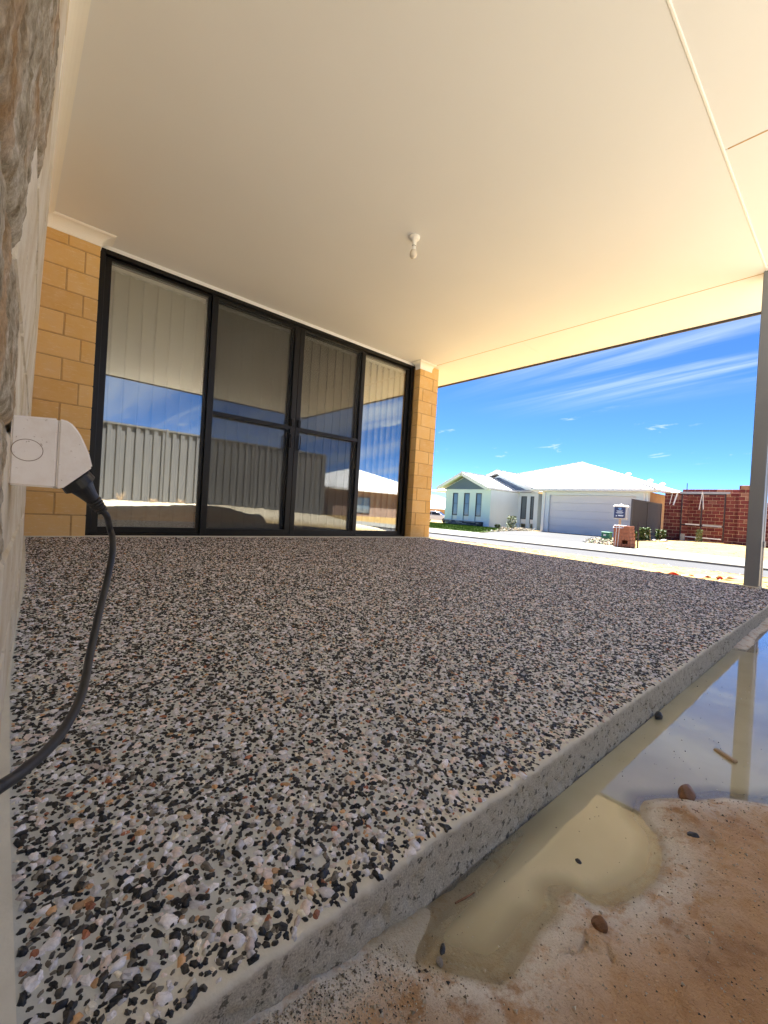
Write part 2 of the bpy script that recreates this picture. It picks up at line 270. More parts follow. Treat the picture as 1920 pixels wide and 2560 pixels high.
# ------------------------------------------------------------------ helpers
def link(name, me, mat=None, parent=None, loc=None, rot=None, smooth=False, kind=None):
    o = bpy.data.objects.new(name, me); COL.objects.link(o)
    if mat is not None and me is not None and not me.materials: me.materials.append(mat)
    if parent: o.parent = parent
    if loc is not None: o.location = loc
    if rot is not None: o.rotation_euler = rot
    if smooth: me.polygons.foreach_set('use_smooth', [True]*len(me.polygons))
    if kind: o['kind'] = kind
    return o
def thing(name, label, cat, loc=(0, 0, 0), rz=0.0, group=None):
    o = bpy.data.objects.new(name, None); COL.objects.link(o); o.location = loc; o.rotation_euler = (0, 0, rz); o.empty_display_size = 0.1
    o['label'] = label; o['category'] = cat
    if group: o['group'] = group
    return o
def tag(o, label, cat, group=None):
    o['label'] = label; o['category'] = cat
    if group: o['group'] = group
    return o
class GB:
    """geometry buffer: collects verts/faces, several material slots"""
    def __init__(s): s.v = []; s.f = []; s.mi = []; s.k = 0
    def add(s, v, f, k=None):
        n = len(s.v); s.v += [tuple(p) for p in v]; s.f += [tuple(i+n for i in q) for q in f]; s.mi += [s.k if k is None else k]*len(f)
    def box(s, a, b, k=None):
        (x0, y0, z0), (x1, y1, z1) = a, b
        s.add([(x0,y0,z0),(x1,y0,z0),(x1,y1,z0),(x0,y1,z0),(x0,y0,z1),(x1,y0,z1),(x1,y1,z1),(x0,y1,z1)],
              [(0,3,2,1),(4,5,6,7),(0,1,5,4),(1,2,6,5),(2,3,7,6),(3,0,4,7)], k)
    def bar(s, p, q, w, h, k=None, up=(0, 0, 1)):
        p, q = Vector(p), Vector(q); d = (q-p).normalized(); u = Vector(up)
        if abs(d.dot(u)) > 0.98: u = Vector((1, 0, 0))
        a = d.cross(u).normalized()*w/2; b = a.cross(d).normalized()*h/2
        s.add([p-a-b, p+a-b, p+a+b, p-a+b, q-a-b, q+a-b, q+a+b, q-a+b], [(0,1,2,3),(7,6,5,4),(0,4,5,1),(1,5,6,2),(2,6,7,3),(3,7,4,0)], k)
    def prism(s, poly, off, k=None):
        n = len(poly); off = Vector(off); P = [Vector(p) for p in poly]
        s.add(P+[p+off for p in P], [tuple(range(n-1, -1, -1)), tuple(range(n, 2*n))]+[(i, (i+1) % n, n+(i+1) % n, n+i) for i in range(n)], k)
    def tube(s, pts, rad, seg=12, k=None, cap=True):
        pts = [Vector(p) for p in pts]; n = len(pts)
        rad = [rad]*n if isinstance(rad, (int, float)) else rad
        t0 = (pts[1]-pts[0]).normalized(); u = t0.orthogonal().normalized(); V = []; Fc = []
        for i in range(n):
            d = ((pts[min(i+1, n-1)]-pts[max(i-1, 0)])).normalized()
            u = (u - d*u.dot(d)).normalized(); w = d.cross(u)
            for j in range(seg):
                a = 2*math.pi*j/seg; V.append(pts[i]+(u*math.cos(a)+w*math.sin(a))*rad[i])
        for i in range(n-1):
            for j in range(seg):
                j2 = (j+1) % seg; Fc.append((i*seg+j, i*seg+j2, (i+1)*seg+j2, (i+1)*seg+j))
        if cap: Fc += [tuple(range(seg-1, -1, -1)), tuple((n-1)*seg+j for j in range(seg))]
        s.add(V, Fc, k)
    def mesh(s, name, mats, bevel=0, seg=1, smooth=False):
        me = bpy.data.meshes.new(name); me.from_pydata([tuple(p) for p in s.v], [], s.f)
        mats = mats if isinstance(mats, (list, tuple)) else [mats]
        for q in mats: me.materials.append(q)
        if len(mats) > 1: me.polygons.foreach_set('material_index', s.mi)
        bm = bmesh.new(); bm.from_mesh(me)
        bmesh.ops.recalc_face_normals(bm, faces=bm.faces)
        if bevel:
            bmesh.ops.bevel(bm, geom=[e for e in bm.edges if len(e.link_faces) == 2 and e.calc_face_angle(0) > 0.5], offset=bevel, segments=seg, affect='EDGES', clamp_overlap=True)
        bm.to_mesh(me); bm.free()
        if smooth: me.polygons.foreach_set('use_smooth', [True]*len(me.polygons))
        return me
    def obj(s, name, mats, parent=None, bevel=0, seg=1, smooth=False, kind=None, loc=None, rot=None):
        return link(name, s.mesh(name, mats, bevel, seg, smooth), None, parent, loc, rot, kind=kind)
def box(name, a, b, mat, parent=None, bevel=0, kind=None, seg=1):
    g = GB(); g.box(a, b); return g.obj(name, mat, parent, bevel, seg, kind=kind)
def vnoise(P, scale, seed=0, octv=3):
    """cheap value noise on numpy Nx3"""
    P = np.asarray(P, float)*scale; outv = np.zeros(len(P)); amp = 1.0; tot = 0
    for o in range(octv):
        Q = P*(2**o)+seed*17.3+o*5.1; I = np.floor(Q).astype(np.int64); Fr = Q-I; Fr = Fr*Fr*(3-2*Fr)
        def h(ix, iy, iz):
            n = (ix*374761393+iy*668265263+iz*1274126177+seed*974711) & 0xffffffff
            n = ((n ^ (n >> 13))*1274126177) & 0xffffffff; return ((n ^ (n >> 16)) & 0xffff)/65535.0
        r = 0
        for dx in (0, 1):
            for dy in (0, 1):
                for dz in (0, 1):
                    w = (Fr[:, 0] if dx else 1-Fr[:, 0])*(Fr[:, 1] if dy else 1-Fr[:, 1])*(Fr[:, 2] if dz else 1-Fr[:, 2])
                    r = r+w*h(I[:, 0]+dx, I[:, 1]+dy, I[:, 2]+dz)
        outv += amp*(r*2-1); tot += amp; amp *= 0.5
    return outv/tot
def grid_mesh(name, X, Y, Z, mat, smooth=True, attrs=None):
    """X,Y,Z 2-D arrays"""
    h, w = X.shape; V = np.stack([X, Y, Z], -1).reshape(-1, 3)
    i = np.arange(h*w).reshape(h, w); Q = np.stack([i[:-1, :-1], i[:-1, 1:], i[1:, 1:], i[1:, :-1]], -1).reshape(-1, 4)
    me = bpy.data.meshes.new(name); me.vertices.add(len(V)); me.vertices.foreach_set('co', V.ravel())
    me.loops.add(Q.size); me.loops.foreach_set('vertex_index', Q.ravel()); me.polygons.add(len(Q))
    me.polygons.foreach_set('loop_start', np.arange(0, Q.size, 4)); me.polygons.foreach_set('loop_total', np.full(len(Q), 4))
    me.update(calc_edges=True)
    if smooth: me.polygons.foreach_set('use_smooth', np.ones(len(Q), bool))
    for k, a in (attrs or {}).items():
        at = me.attributes.new(k, 'FLOAT', 'POINT'); at.data.foreach_set('value', a.ravel().astype(np.float32))
    me.materials.append(mat); return me

# ------------------------------------------------------------------ key dimensions (metres)
YW, YF = 4.116, 0.364            # wall plane, slab front edge
XS = 4.46                        # slab far edge
XDL, XDR, XP = 0.482, 4.155, 4.530   # door opening, pier right
HC = 2.40
FALL = 0.0203
def slab_z(y): return -FALL*(YW-y)
def wall_x(y, z=0.3):            # slightly bowed side wall
    b = 0.096*(1-((YW-y)/3.366)**1.5) if y >= 0.75 else -(0.75-y)*0.0428
    k = min(max((z-0.6)/1.7, 0), 1); return b+(0.088-b)*k**0.8 if b < .088 else b
WATER = -0.157

# ------------------------------------------------------------------ ground
shore = np.array([(0.30, .40), (0.35, .348), (.399, .285), (.43, .245), (.455, .24), (.496, .243), (.527, .248), (.55, .241), (.573, .243), (.594, .256), (.605, .248), (.609, .228), (.639, .201), (.686, .185),
    (.737, .174), (.793, .182), (.844, .203), (.872, .235), (.925, .244), (.945, .232), (.97, .212), (1.009, .19), (1.067, .158), (1.114, .10), (1.25, .03), (1.6, -.07), (2.3, -.16), (3.0, -.12), (3.45, .02), (3.55, .2), (3.3, .30), (3.1, .322), (2.9, .335), (2.73, .33), (2.60, .318), (2.46, .325), (2.43, .40)])
def shore_sd(x, y):
    """signed distance, positive on land"""
    P = np.stack([x.ravel(), y.ravel()], -1); d = np.full(len(P), 1e9); n = len(shore)
    inside = np.zeros(len(P), bool)
    for i in range(n):
        a, b = shore[i], shore[(i+1) % n]; ab = b-a; t_ = np.clip(((P-a)@ab)/(ab@ab), 0, 1)
        if i != n-1: d = np.minimum(d, np.hypot(*(P-(a+t_[:, None]*ab)).T))
        cnd = (a[1] > P[:, 1]) != (b[1] > P[:, 1])
        with np.errstate(divide='ignore', invalid='ignore'):
            xi = (b[0]-a[0])*(P[:, 1]-a[1])/(b[1]-a[1])+a[0]
        inside ^= cnd & (P[:, 0] < xi)
    return np.where(inside, -d, d).reshape(x.shape)
def sstep(a, b, v):
    t_ = np.clip((v-a)/(b-a), 0, 1); return t_*t_*(3-2*t_)
def ground_z(x, y):
    P = np.stack([x.ravel(), y.ravel(), np.zeros(x.size)], -1)
    def nz(s, sd, o=3): return vnoise(P, s, sd, o).reshape(x.shape)
    sdv = shore_sd(x, y)
    near = WATER+np.clip(sdv*0.22, -0.03, 0.006)+np.clip(sdv-0.03, 0, 0.5)*0.028+nz(14, 3)*0.0075*sstep(0, .04, sdv)+nz(45, 5)*0.0016*sstep(0, .02, sdv)+nz(4, 9)*0.008*sstep(.02, .1, sdv)
    foot = sstep(.318, .362, y+.010*nz(22, 61))*sstep(.95, .45, x); near = near+foot*(.012*sstep(.02, -.01, sdv)+.004)+.022*sstep(.34, .20, x)
    # clump next to the puddle
    for cx, cy, r_, hgt in ((0.914, .206, .035, .012), (0.96, .190, .03, .010), (0.605, .238, .012, .010), (0.56, .205, .03, .006), (.90, .10, .08, .008), (0.75, .08, .07, .006)):
        near = near+hgt*np.exp(-((x-cx)**2+(y-cy)**2)/r_**2)*(1+0.5*nz(60, 7))
    # crack
    ck = [(0.515, .222), (.527, .208), (.540, .203), (.552, .190)]; ck2 = [(.540, .203), (.556, .206)]; ck3 = [(.560, .182), (.553, .172)]
    for pl in (ck, ck2, ck3):
        for a, b in zip(pl[:-1], pl[1:]):
            a = np.array(a); b = np.array(b); ab = b-a; tt = np.clip(((x-a[0])*ab[0]+(y-a[1])*ab[1])/(ab@ab), 0, 1)
            dd = np.hypot(x-a[0]-tt*ab[0], y-a[1]-tt*ab[1]); near = near-0.007*np.exp(-(dd/0.0022)**2)
    # rise towards the side fence
    zc = .157+np.clip(.070+.07*(x-1.3), .05, .19)*(1-sstep(3.4, 4.6, x))+.03*sstep(3.4, 4.6, x); side = (zc*sstep(-0.45, -1.02, y)+(.345-zc)*sstep(-1.05, -2.9, y)+(.022*nz(3.5, 23)+.014*nz(13, 25))*sstep(-.6, -1.0, y))*(1-sstep(7.5, 9.5, x))
    side = side+0.03*nz(1.3, 21)*sstep(-.5, -1.5, y)
    lot = near+side
    # verge beyond the slab
    fr = -0.135-0.0535*(x-4.5)+0.022*nz(0.9, 31)+0.012*nz(5, 33)
    k = sstep(4.3, 4.7, x); z = lot*(1-k)+(fr+side)*k
    z = np.where(x > 10.15, np.minimum(z, -.43)*(1-sstep(10.15, 10.4, x))+(-0.475)*sstep(10.15, 10.4, x), z)
    b = -0.435+0.16*np.exp(-(((y-4.5)/3.2)**2+((x-23.5)/4.0)**2)) + 0.10*np.exp(-(((y-3.0)/2.5)**2+((x-20)/3.0)**2))+0.02*nz(0.8, 41)+0.012*nz(4, 43)
    kb = sstep(15.15, 15.6, x); z = z*(1-kb)+b*kb
    kd = sstep(30, 60, np.hypot(x, y)); z = z*(1-kd)+(-1.2)*kd*sstep(-5, 10, y)+(-.5)*kd*(1-sstep(-5, 10, y))
    return z, sdv
xs = np.concatenate([-np.geomspace(900, 1, 24), np.arange(-.9, .15, .05), np.arange(.15, 1.30, .005), np.arange(1.30, 3.6, .014), np.arange(3.6, 10.0, .08), np.arange(10.0, 16, .1), np.arange(16, 30, .16), np.geomspace(30, 1200, 40)])
ys = np.concatenate([-np.geomspace(900, 5, 30), np.arange(-4.9, -.4, .08), np.arange(-.4, -.02, .015), np.arange(-.02, .37, .005), np.arange(.37, 8, .07), np.arange(8, 30, .25), np.geomspace(30, 1200, 30)])
GX, GY = np.meshgrid(xs, ys); GZ, SD = ground_z(GX, GY)
silt = np.exp(-(np.clip(SD, 0, 9)/0.055)**1.5)*(SD > -0.02); silt = np.maximum(silt, 0.75*np.exp(-((GX-.70)**2/.10**2+(GY-.16)**2/.025**2)))
silt = np.maximum(silt, 0.9*sstep(.30, .345, GY)*(GX < 4.3)); wet = 1-sstep(-.004, .010, SD); dry = np.maximum(sstep(4.3, 4.6, GX), sstep(-.5, -1.2, GY))
dry = np.maximum(dry, 1-sstep(-1.5, -.5, GX))
gm = grid_mesh('ground', GX, GY, GZ, m['mud'], attrs=dict(silt=silt, wet=wet, dry=dry, side=sstep(-.5, -1.0, GY)*(GX < 9)))
link('ground', gm, kind='structure')
# water sheet
wx = np.arange(.28, 3.62, .012); wy = np.arange(-.22, .3655, .006); WX, WY = np.meshgrid(wx, wy); wsd = shore_sd(WX, WY)
dep = np.clip((-wsd-0.002)/0.045, 0, 1)**0.9*0.90*(1-.85*sstep(.310, .350, WY)*sstep(.95, .45, WX))*(.55+.45*sstep(.35, .62, WX))
wme = grid_mesh('puddle', WX, WY, np.full(WX.shape, WATER-0.0005), m['water'], attrs=dict(depth=dep))
link('puddle', wme, kind='structure')
# road, kerb, path, driveway
def sheet(name, poly, z, mat, th=0.03, kind='structure', parent=None):
    g = GB(); g.prism([(x, y, z-th) for x, y in poly], (0, 0, th)); return g.obj(name, mat, parent, kind=kind)
sheet('road', [(10.35, -90), (12.16, -90), (12.16, 120), (10.35, 120)], -0.448, m['asphalt'])
g = GB(); g.box((12.16, -90, -0.5), (12.40, 120, -0.385)); g.box((12.40, -90, -.5), (12.47, 120, -0.41)); g.obj('kerb', m['kerb'], bevel=0.02, kind='structure')
fp = thing('footpath', '', ''); del fp['label']; del fp['category']; fp['kind'] = 'structure'
for i in range(-6, 16):
    box('paving_panel', (12.48, i*1.8+.006, -.46), (15.2, (i+1)*1.8-.006, -.385), m['path'], fp, 0.006)
dv = [(15.21, 5.9), (15.21, 10.9), (20.5, 13.0), (24.70, 13.25), (24.70, 7.6), (20.0, 7.5)]
sheet('driveway', dv, -0.400, m['drive'])

# lawn : soil sheet + blades
lawn_poly = [(15.25, 11.2), (22.3, 13.7), (23.75, 16.2), (23.75, 20.6), (26.5, 30), (24, 34), (15.25, 20)]
def in_poly(x, y, poly):
    ins = False; n = len(poly)
    for i in range(n):
        a, b = poly[i], poly[(i+1) % n]
        if (a[1] > y) != (b[1] > y) and x < (b[0]-a[0])*(y-a[1])/(b[1]-a[1])+a[0]: ins = not ins
    return ins
lg = GB(); lg.prism([(x, y, -.42) for x, y in lawn_poly], (0, 0, .025))
V = []; Fc = []; cnt = 0
while cnt < 26000:
    x = random.uniform(15.2, 26.5); y = random.uniform(11, 34)
    if not in_poly(x, y, lawn_poly) or (y > 24 and random.random() < .5): continue
    a = random.uniform(0, 6.28); h = random.uniform(.03, .065); w = .018; n = len(V)
    V += [(x-math.cos(a)*w, y-math.sin(a)*w, -.397), (x+math.cos(a)*w, y+math.sin(a)*w, -.397), (x+random.uniform(-.02, .02), y+random.uniform(-.02, .02), -.395+h)]; Fc.append((n, n+1, n+2)); cnt += 1
lg.add(V, Fc)
me = bpy.data.meshes.new('lawn'); me.from_pydata([tuple(p) for p in lg.v], [], lg.f); me.materials.append(m['grass'])
lawn = link('lawn', me, kind='stuff'); tag(lawn, 'bright green mown lawn in front of the white gabled house', 'grass')

# ------------------------------------------------------------------ patio slab
sl = thing('patio_slab', '', ''); del sl['label']; del sl['category']; sl['kind'] = 'structure'
nx = 900; prof = []
for a in np.linspace(0, math.pi/2, 5): prof.append((YF+0.006-0.006*math.sin(a), -0.006+0.006*math.cos(a)))
for z in np.linspace(-0.012, -0.15, 26): prof.append((YF, z))
prof = [(YF+.05, 0), (YF+.03, 0), (YF+.012, 0)]+prof
PY = np.array([p[0] for p in prof]); PZ = np.array([p[1] for p in prof]); X1 = np.linspace(-.02, XS, nx)
FX, FY = np.meshgrid(X1, PY); _, FZ = np.meshgrid(X1, PZ); FZ = FZ+slab_z(FY)
P = np.stack([FX.ravel(), FY.ravel(), FZ.ravel()], -1)
rough = np.clip((YF+.02-FY)/.02, 0, 1)
FYd = FY+rough*(0.0030*vnoise(P, 90, 4).reshape(FX.shape)+0.007*np.clip((vnoise(P, 60, 8).reshape(FX.shape)-.25)*4, 0, 1)*(FZ < slab_z(YF)-.022))+0.003*vnoise(P, 5, 2, 2).reshape(FX.shape)*rough
me = grid_mesh('slab_edge', FX, FYd, FZ, m['concrete'], attrs=dict(lip=sstep(-.009, -.004, FZ-slab_z(FY)+.0025*vnoise(P, 70, 3).reshape(FX.shape)))); link('slab_edge', me, parent=sl)
g = GB(); z0 = slab_z(YF+.05)
zw = slab_z(4.2)
g.add([(-.06, YF+.049, z0), (XS, YF+.049, z0), (XS, 4.3, slab_z(4.3)), (-.06, 4.3, slab_z(4.3)), (-.06, YF+.049, -.3), (XS, YF+.049, -.3), (XS, 4.3, -.3), (-.06, 4.3, -.3)], [(0, 1, 2, 3), (4, 7, 6, 5), (0, 4, 5, 1), (1, 5, 6, 2), (2, 6, 7, 3), (3, 7, 4, 0)])
g.obj('slab_body', m['matrix'], sl)
# concrete margin left of the post and joint filler along the side wall
g = GB(); pts = [(0.024, .37), (.020, .7), (.021, 1.2), (.040, 1.7), (wall_x(2.4)+.014, 2.4), (wall_x(3.2)+.012, 3.2), (.112, YW)]
for (xa, ya), (xb, yb) in zip(pts[:-1], pts[1:]):
    g.prism([(-.05, ya, slab_z(ya)-.02), (xa, ya, slab_z(ya)-.02), (xa, ya, slab_z(ya)+.0115), (-.05, ya, slab_z(ya)+.0115)], (0, yb-ya, slab_z(yb)-slab_z(ya)))
    # taper to next x
    for q in (len(g.v)-3, len(g.v)-2): g.v[q] = (xb, g.v[q][1], g.v[q][2])
g.obj('joint_filler', m['white_strip'], sl)
box('joint_filler', (.10, YW-.014, -.01), (XP, YW+.05, 0.010), m['white_strip'], sl)
# pebbles
cell = 0.0074
ax = np.arange(0.02, XS-.01, cell); ay = np.arange(YF+.004, YW-.015, cell*.88)
AX, AY = np.meshgrid(ax, ay); AX = AX+(np.arange(len(ay)) % 2)[:, None]*cell/2
n = AX.size; pxy = np.stack([AX.ravel(), AY.ravel()], -1)+rng.uniform(-.42, .42, (n, 2))*cell
wxl = np.array([np.interp(y, [p[1] for p in pts], [p[0] for p in pts]) for y in pxy[:, 1]])
keep = (pxy[:, 0] > wxl+.004) & (rng.random(n) < 0.90+0.12*vnoise(np.column_stack([pxy, pxy[:, 0]*0]), 2.2, 71, 3)) & ((pxy[:, 1] > YF+.005+rng.uniform(-.002, .003, n)))
pxy = pxy[keep]; n = len(pxy)
u = rng.random(n)
pal = [(.42, (.009, .009, .011)), (.56, (.038, .035, .032)), (.67, (.16, .14, .11)), (.83, (.76, .74, .76)), (.91, (.74, .63, .57)), (.95, (.60, .36, .18)), (.965, (.38, .14, .07)), (1.01, (.80, .74, .60))]
colr = np.zeros((n, 4), np.float32); colr[:, 3] = 1; lo = 0; big = np.zeros(n)
for hi2, c_ in pal:
    k = (u >= lo) & (u < hi2); colr[k, :3] = np.array(c_)*rng.uniform(.7, 1.35, (k.sum(), 1)); big[k] = 1.0 if hi2 in (.83, .91) else 0; lo = hi2
r_ = rng.lognormal(math.log(.0035), .34, n)*(1+.25*big)
bigp = rng.random(n) < .02; r_ = np.where(bigp & (big > 0), r_*1.6, r_)
r_ = np.minimum(r_, np.where(big > 0, .0095, .0062))
sc = np.stack([r_*rng.uniform(1.0, 1.5, n), r_*rng.uniform(.62, .95, n), np.minimum(r_*rng.uniform(.55, .90, n), .0048)], -1).astype(np.float32)
rt = np.stack([rng.uniform(-.25, .25, n), rng.uniform(-.25, .25, n), rng.uniform(0, 6.28, n)], -1).astype(np.float32)
pz = slab_z(pxy[:, 1])-sc[:, 2]*rng.uniform(.05, .5, n)
me = bpy.data.meshes.new('aggregate'); me.vertices.add(n); me.vertices.foreach_set('co', np.column_stack([pxy, pz]).astype(np.float32).ravel())
a_ = me.attributes.new('psc', 'FLOAT_VECTOR', 'POINT'); a_.data.foreach_set('vector', sc.ravel())
a_ = me.attributes.new('prt', 'FLOAT_VECTOR', 'POINT'); a_.data.foreach_set('vector', rt.ravel())
a_ = me.attributes.new('pcol', 'FLOAT_COLOR', 'POINT'); a_.data.foreach_set('color', colr.ravel())
me.materials.append(m['pebble'])
agg = link('aggregate', me, parent=sl, kind='stuff')
ng = bpy.data.node_groups.new('pebbles', 'GeometryNodeTree')
ng.interface.new_socket('Geometry', in_out='INPUT', socket_type='NodeSocketGeometry'); ng.interface.new_socket('Geometry', in_out='OUTPUT', socket_type='NodeSocketGeometry')
gi = ng.nodes.new('NodeGroupInput'); go = ng.nodes.new('NodeGroupOutput'); jn = ng.nodes.new('GeometryNodeGeometryToInstance')
for k in range(4):
    ico = ng.nodes.new('GeometryNodeMeshIcoSphere'); ico.inputs['Subdivisions'].default_value = 2; ico.inputs['Radius'].default_value = 1.0
    sp = ng.nodes.new('GeometryNodeSetPosition'); pos = ng.nodes.new('GeometryNodeInputPosition'); nz_ = ng.nodes.new('ShaderNodeTexNoise')
    nz_.inputs['Scale'].default_value = 1.1; nz_.inputs['Detail'].default_value = 2
    vm = ng.nodes.new('ShaderNodeVectorMath'); vm.operation = 'ADD'; vm.inputs[1].default_value = (k*7.3, k*3.1, 2.2); ng.links.new(pos.outputs[0], vm.inputs[0]); ng.links.new(vm.outputs[0], nz_.inputs['Vector'])
    v2 = ng.nodes.new('ShaderNodeVectorMath'); v2.operation = 'SUBTRACT'; v2.inputs[1].default_value = (.5, .5, .5); ng.links.new(nz_.outputs['Color'], v2.inputs[0])
    v3 = ng.nodes.new('ShaderNodeVectorMath'); v3.operation = 'SCALE'; v3.inputs['Scale'].default_value = 1.7; ng.links.new(v2.outputs[0], v3.inputs[0])
    ng.links.new(ico.outputs['Mesh'], sp.inputs['Geometry']); ng.links.new(v3.outputs[0], sp.inputs['Offset'])
    ss = ng.nodes.new('GeometryNodeSetShadeSmooth'); ng.links.new(sp.outputs[0], ss.inputs[0])
    if k % 2: ss.inputs['Shade Smooth'].default_value = False
    sm = ng.nodes.new('GeometryNodeSetMaterial'); sm.inputs['Material'].default_value = m['pebble']; ng.links.new(ss.outputs[0], sm.inputs[0])
    ng.links.new(sm.outputs[0], jn.inputs[0])
ip = ng.nodes.new('GeometryNodeInstanceOnPoints'); ip.inputs['Pick Instance'].default_value = True
def na(name, typ):
    q = ng.nodes.new('GeometryNodeInputNamedAttribute'); q.data_type = typ; q.inputs['Name'].default_value = name; return [o_ for o_ in q.outputs if o_.enabled and o_.name == 'Attribute'][0]
ng.links.new(gi.outputs[0], ip.inputs['Points']); ng.links.new(jn.outputs[0], ip.inputs['Instance'])
ng.links.new(na('prt', 'FLOAT_VECTOR'), ip.inputs['Rotation']); ng.links.new(na('psc', 'FLOAT_VECTOR'), ip.inputs['Scale'])
rv = ng.nodes.new('FunctionNodeRandomValue'); rv.data_type = 'INT'
for s_ in rv.inputs:
    if s_.enabled and s_.name == 'Max': s_.default_value = 3
    if s_.enabled and s_.name == 'Min': s_.default_value = 0
ng.links.new([o_ for o_ in rv.outputs if o_.enabled][0], ip.inputs['Instance Index'])
ng.links.new(ip.outputs[0], go.inputs[0])
md = agg.modifiers.new('pebbles', 'NODES'); md.node_group = ng

# ------------------------------------------------------------------ this house
H = thing('house', 'cream brick house with covered patio, sliding doors and grey post, nearest the camera', 'house')
def brick_mesh(name, seed, dims, mat, bev=0.004):
    rr = random.Random(seed); g = GB(); x, y, z = dims
    g.box((0, 0, 0), (x, y, z)); me = g.mesh(name, mat, bevel=bev)
    for v in me.vertices:
        v.co += Vector((rr.uniform(-1, 1), rr.uniform(-1, 1), rr.uniform(-1, 1)))*0.0009
    return me
BH, BP, BL, J = 0.162, 0.1714, 0.305, 0.010
bms = [brick_mesh('brick', i, (1, 0.1, BH), m['brick'], .003) for i in range(3)]
def brick_at(x0, x1, y, z, parent, mesh=None, h=None, name='brick'):
    """front facing -Y brick from x0 to x1; own mesh so the arris stays square"""
    key = (round(x1-x0, 3), round(h or BH, 3)); 
    if key not in bcache: bcache[key] = [brick_mesh('brick', hash(key) % 997+q, (x1-x0, .1, h or BH), m['brick'], .003) for q in range(2)]
    o = link(name, random.choice(bcache[key]), parent=parent, loc=(x0, y+random.uniform(-.0012, .0012), z)); return o
bcache = {}
for k in range(14):
    z = .006+k*BP; h = BH if k < 13 else 2.395-z
    z1 = min(z+BH, 2.395)
    j = .385 if k % 2 == 0 else .275
    brick_at(.10, j-J/2, YW, z, H, h=z1-z); brick_at(j+J/2, XDL-.002, YW, z, H, h=z1-z)
    j = XDR+.270 if k % 2 == 0 else XDR+.075
    brick_at(XDR+.002, j-J/2, YW, z, H, h=z1-z); brick_at(j+J/2, XP, YW, z, H, h=z1-z)
for a_, b_ in (((.0, YW+.005, 0), (XDL-.006, YW+.30, 2.395)), ((XDR+.006, YW+.005, 0), (XP-.005, YW+.30, 2.395)), ((XP-.12, YW+.30, -.02), (XP-.005, 9.5, 2.395))): box('wall', a_, b_, m['mortar'], H)
# side wall: bricks following the wall line
sidem = [brick_mesh('brick', 50+i, (BL, .1, BH), m['pale_brick'], .006) for i in range(4)]
sidey = [brick_mesh('brick', 60+i, (BL, .1, BH), m['brick'], .005) for i in range(3)]
def rough_mesh(seed):
    nu, nv = 110, 60; U_, V_ = np.meshgrid(np.linspace(0, 1, nu), np.linspace(0, 1, nv)); X_ = U_*BL; Z_ = V_*BH
    P_ = np.stack([X_.ravel(), Z_.ravel(), np.zeros(X_.size)], -1); P_[:, 0] *= .8
    d = 0.0042*vnoise(P_, 28, seed, 4)+0.0022*vnoise(P_, 110, seed+3, 3)
    edge = np.minimum(np.minimum(U_, 1-U_)*BL, np.minimum(V_, 1-V_)*BH); d = d.reshape(X_.shape)-0.010*np.exp(-edge/0.006)+0.003
    return grid_mesh('brick', X_, -d, Z_, m['rough_brick'])
roughm = [rough_mesh(s_) for s_ in (1, 2, 3, 4, 5, 6)]
bi = 0
for k in range(14):
    z = slab_z(0)+.012+k*BP; y = -0.62+(BL+J)/2*(k % 2)
    while y < YW-.01:
        y1 = min(y+BL, YW-.006); yc = y; xa, xb = wall_x(y), wall_x(y1); ang = math.atan2(xb-xa, y1-y)
        if y1-y > .04:
            near_ = y < .62 and .2 < z < .95
            me = roughm[bi % 6] if near_ else (sidem[bi % 4] if y < 2.9 else sidey[bi % 3]); bi += 1
            o = link('brick', me, parent=H); xa, xb, xt = wall_x(y, z), wall_x(y1, z), wall_x(y, z+BH)
            u_ = Vector((xb-xa, y1-y, 0)).normalized(); w_ = Vector((xt-xa, 0, BH)).normalized(); v_ = w_.cross(u_).normalized(); w_ = u_.cross(v_)
            mm = Matrix((u_, v_, w_)).transposed().to_4x4() @ Matrix.Diagonal(((y1-y)/BL, 1, 1, 1)); mm.translation = Vector((xa+random.uniform(-.0008, .0008), y, z)); o.matrix_basis = mm
            # local +X along wall, front (-Y local) must face +X world: mirror by rotating about the length
        y = y1+J
g = GB(); yy = list(np.linspace(-.7, YW+.004, 40)); zs_ = [-.25, .3, .6, .9, 1.2, 1.5, 1.8, 2.1, 2.395]
g.add([(wall_x(y, z)-.006, y, z) for z in zs_ for y in yy], [(r_i*40+i, r_i*40+i+1, r_i*40+41+i, r_i*40+40+i) for r_i in range(8) for i in range(39)])
g.obj('mortar', m['pale_mortar'], H); g = GB()
g.add([(wall_x(y)-.05, y, -.25) for y in yy]+[(wall_x(y)-.05, y, 2.395) for y in yy]+[(-.33, y, -.25) for y in yy]+[(-.33, y, 2.395) for y in yy],
      [(i, i+1, 41+i-1, 40+i) for i in range(39)]+[(80+i, 120+i, 121+i, 81+i) for i in range(39)]+[(0, 40, 120, 80), (39, 119, 159, 79)]+[(40+i, 41+i, 121+i, 120+i) for i in range(39)])
g.obj('wall', m['pale_mortar'], H)
